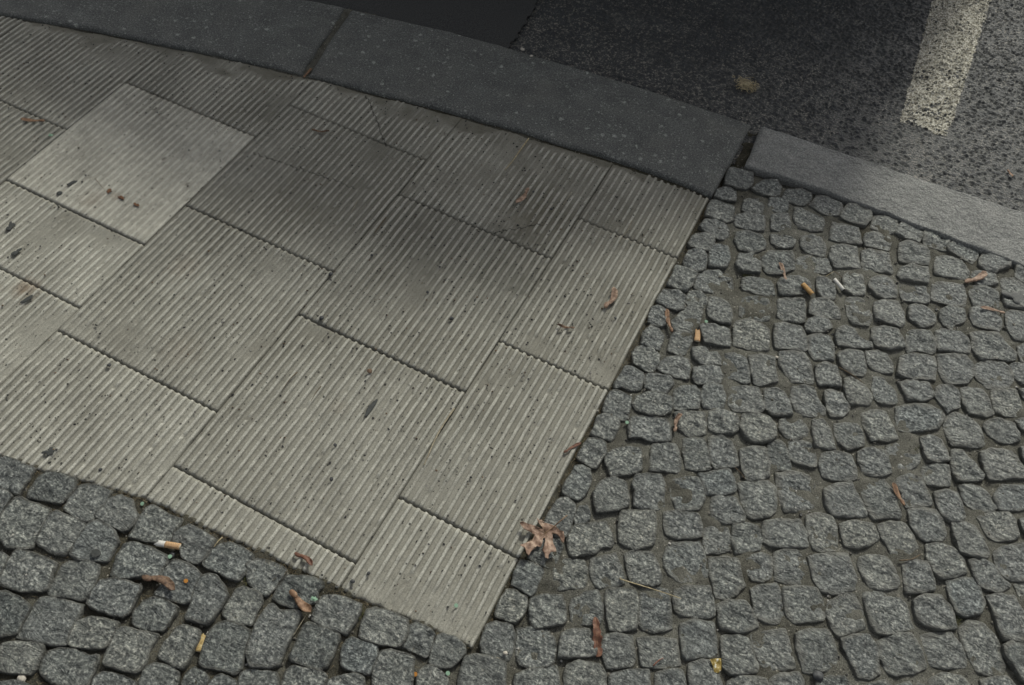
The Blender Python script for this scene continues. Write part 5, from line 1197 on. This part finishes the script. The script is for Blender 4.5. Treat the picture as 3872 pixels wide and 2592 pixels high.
spots = [(.1895, .4035), (.4990, -.0), (-.5050, -.365), (.515, .265), (.545, .41), (.17, .44), (.20, .53), (.19, .60), (.07, -.085), (-.40, -.42), (-.475, -.36)]
spots = [(.0905+.07, .355), (.545, .098), (-.452, -.352), (.4985, .252), (.166, .475), (.205, .60), (.078, -.083), (.12, .52), (.03, .30), (.02, .42), (.012, .10), (.01, -.12), (.25, .47), (.33, -.03), (.44, .33), (.08, .60), (-.30, -.29), (-.15, -.262), (-.35, -.47), (.18, .05)]
def w_moss():
    c = random.choice(spots); return c[0] + random.gauss(0, .006), c[1] + random.gauss(0, .005)
fibres('moss', 'little tufts of green moss in the cobble joints', 3400, w_moss, MOSS, .0015, .004, .0004, lambda x, y: -.005 + random.uniform(0, .0035))

# ------------------------------------------------------------------ unseen parked car, added beyond the top edge to shade kerb and slabs
def car():
    CP = M('dark_car_paint', .3, .5).col((.012, .014, .017)).m; GL = M('car_glass', .08, .5).col((.015, .018, .02)).m
    TY = simple('tyre_rubber', (.018, .018, .018), .85, .2); RM = M('rim_metal', .35, .5).col((.35, .36, .37)).m; TR = simple('black_trim', (.02, .02, .02), .7, .3)
    RED = M('tail_lamp_red', .15, .5).col((.28, .01, .01)).m
    root = empty('added_shade_car', CAR_LOC); root.rotation_euler.z = CAR_ROT
    tag(root, 'dark unseen car added beyond the top edge to shade the kerb', 'car')
    def loft(name, secs, mat, parent, cap=True):
        n = len(secs[0]); V = [v for s in secs for v in s]; F = []
        for i in range(len(secs) - 1):
            for k in range(n): F.append((i * n + k, i * n + (k + 1) % n, (i + 1) * n + (k + 1) % n, (i + 1) * n + k))
        if cap: F.append(tuple(range(n))[::-1]); F.append(tuple((len(secs) - 1) * n + k for k in range(n)))
        return link(name, pymesh(name, V, F), mat, parent)
    # local frame: x = 0 at the rear bumper, running to -4.2 at the nose; y = 0 kerb side .. 1.72 road side
    def sec(x, inset, z0, z1, r=.12):
        y0, y1 = inset, 1.72 - inset; P = []
        for (cy, cz, a0) in ((y1 - r, z0 + r, -90), (y1 - r, z1 - r, 0), (y0 + r, z1 - r, 90), (y0 + r, z0 + r, 180)):
            for k in range(5):
                a = R(a0 + k * 22.5); P.append((x, cy + r * math.cos(a), cz + r * math.sin(a)))
        return P
    body = loft('body', [sec(0, .14, .34, .80, .10), sec(-.06, .05, .26, .90), sec(-.35, .0, .22, .95), sec(-1.2, 0, .20, .93), sec(-2.9, 0, .20, .92), sec(-3.7, .02, .20, .84), sec(-4.08, .08, .24, .70), sec(-4.2, .2, .30, .60, .08)], CP, root)
    loft('cabin', [sec(-.22, .20, .90, 1.04, .05), sec(-.55, .20, .88, 1.38, .08), sec(-1.2, .18, .88, 1.46, .09), sec(-2.0, .18, .88, 1.44, .09), sec(-2.55, .20, .88, 1.22, .08), sec(-3.0, .22, .86, .95, .03)], GL, root)
    loft('roof', [sec(-.62, .235, 1.385, 1.43, .018), sec(-1.2, .21, 1.44, 1.485, .02), sec(-2.0, .21, 1.42, 1.465, .02), sec(-2.2, .23, 1.37, 1.40, .012)], CP, root)
    loft('bumper', [sec(.05, .22, .32, .50, .06), sec(-.05, .03, .28, .54, .08)], TR, root)
    for y in (.16, 1.40):
        me = bpy.data.meshes.new('tail_lamp'); bm = bmesh.new(); bmesh.ops.create_cube(bm, size=1); bmesh.ops.scale(bm, vec=(.08, .18, .16), verts=bm.verts); bmesh.ops.bevel(bm, geom=bm.edges, offset=.02, segments=2, affect='EDGES'); bm.to_mesh(me); bm.free()
        o = link('tail_lamp', me, RED, root); o.location = (-.03, y + .0, .78)
    for x in (-.78, -3.35):
        for y in (.0, 1.52):
            bm = bmesh.new(); prof = [(.19, 0), (.27, -.01), (.31, .02), (.318, .06), (.318, .14), (.31, .18), (.27, .21), (.19, .20)]
            rings = []
            for k in range(40):
                a = 2 * math.pi * k / 40; rings.append([bm.verts.new((r * math.cos(a), d_, r * math.sin(a))) for r, d_ in prof])
            for k in range(40):
                for j in range(len(prof)):
                    bm.faces.new((rings[k][j], rings[k][(j + 1) % len(prof)], rings[(k + 1) % 40][(j + 1) % len(prof)], rings[(k + 1) % 40][j]))
            me = bpy.data.meshes.new('wheel'); bm.to_mesh(me); bm.free()
            wh = link('wheel', me, TY, root); wh.location = (x, y, .318 + .0)
            bm = bmesh.new(); bmesh.ops.create_cone(bm, cap_ends=True, segments=32, radius1=.195, radius2=.195, depth=.12); bmesh.ops.rotate(bm, verts=bm.verts, matrix=Matrix.Rotation(R(90), 3, 'X')); bmesh.ops.bevel(bm, geom=[e for e in bm.edges if len(e.link_faces) == 2 and e.calc_face_angle(0) > .6], offset=.012, segments=2, affect='EDGES')
            me = bpy.data.meshes.new('rim'); bm.to_mesh(me); bm.free()
            rm = link('rim', me, RM, wh); rm.location = (0, .10, 0)
CAR_LOC = (.195, 1.63, ZR); CAR_ROT = R(-5)
car()
print('objects', len(bpy.data.objects))
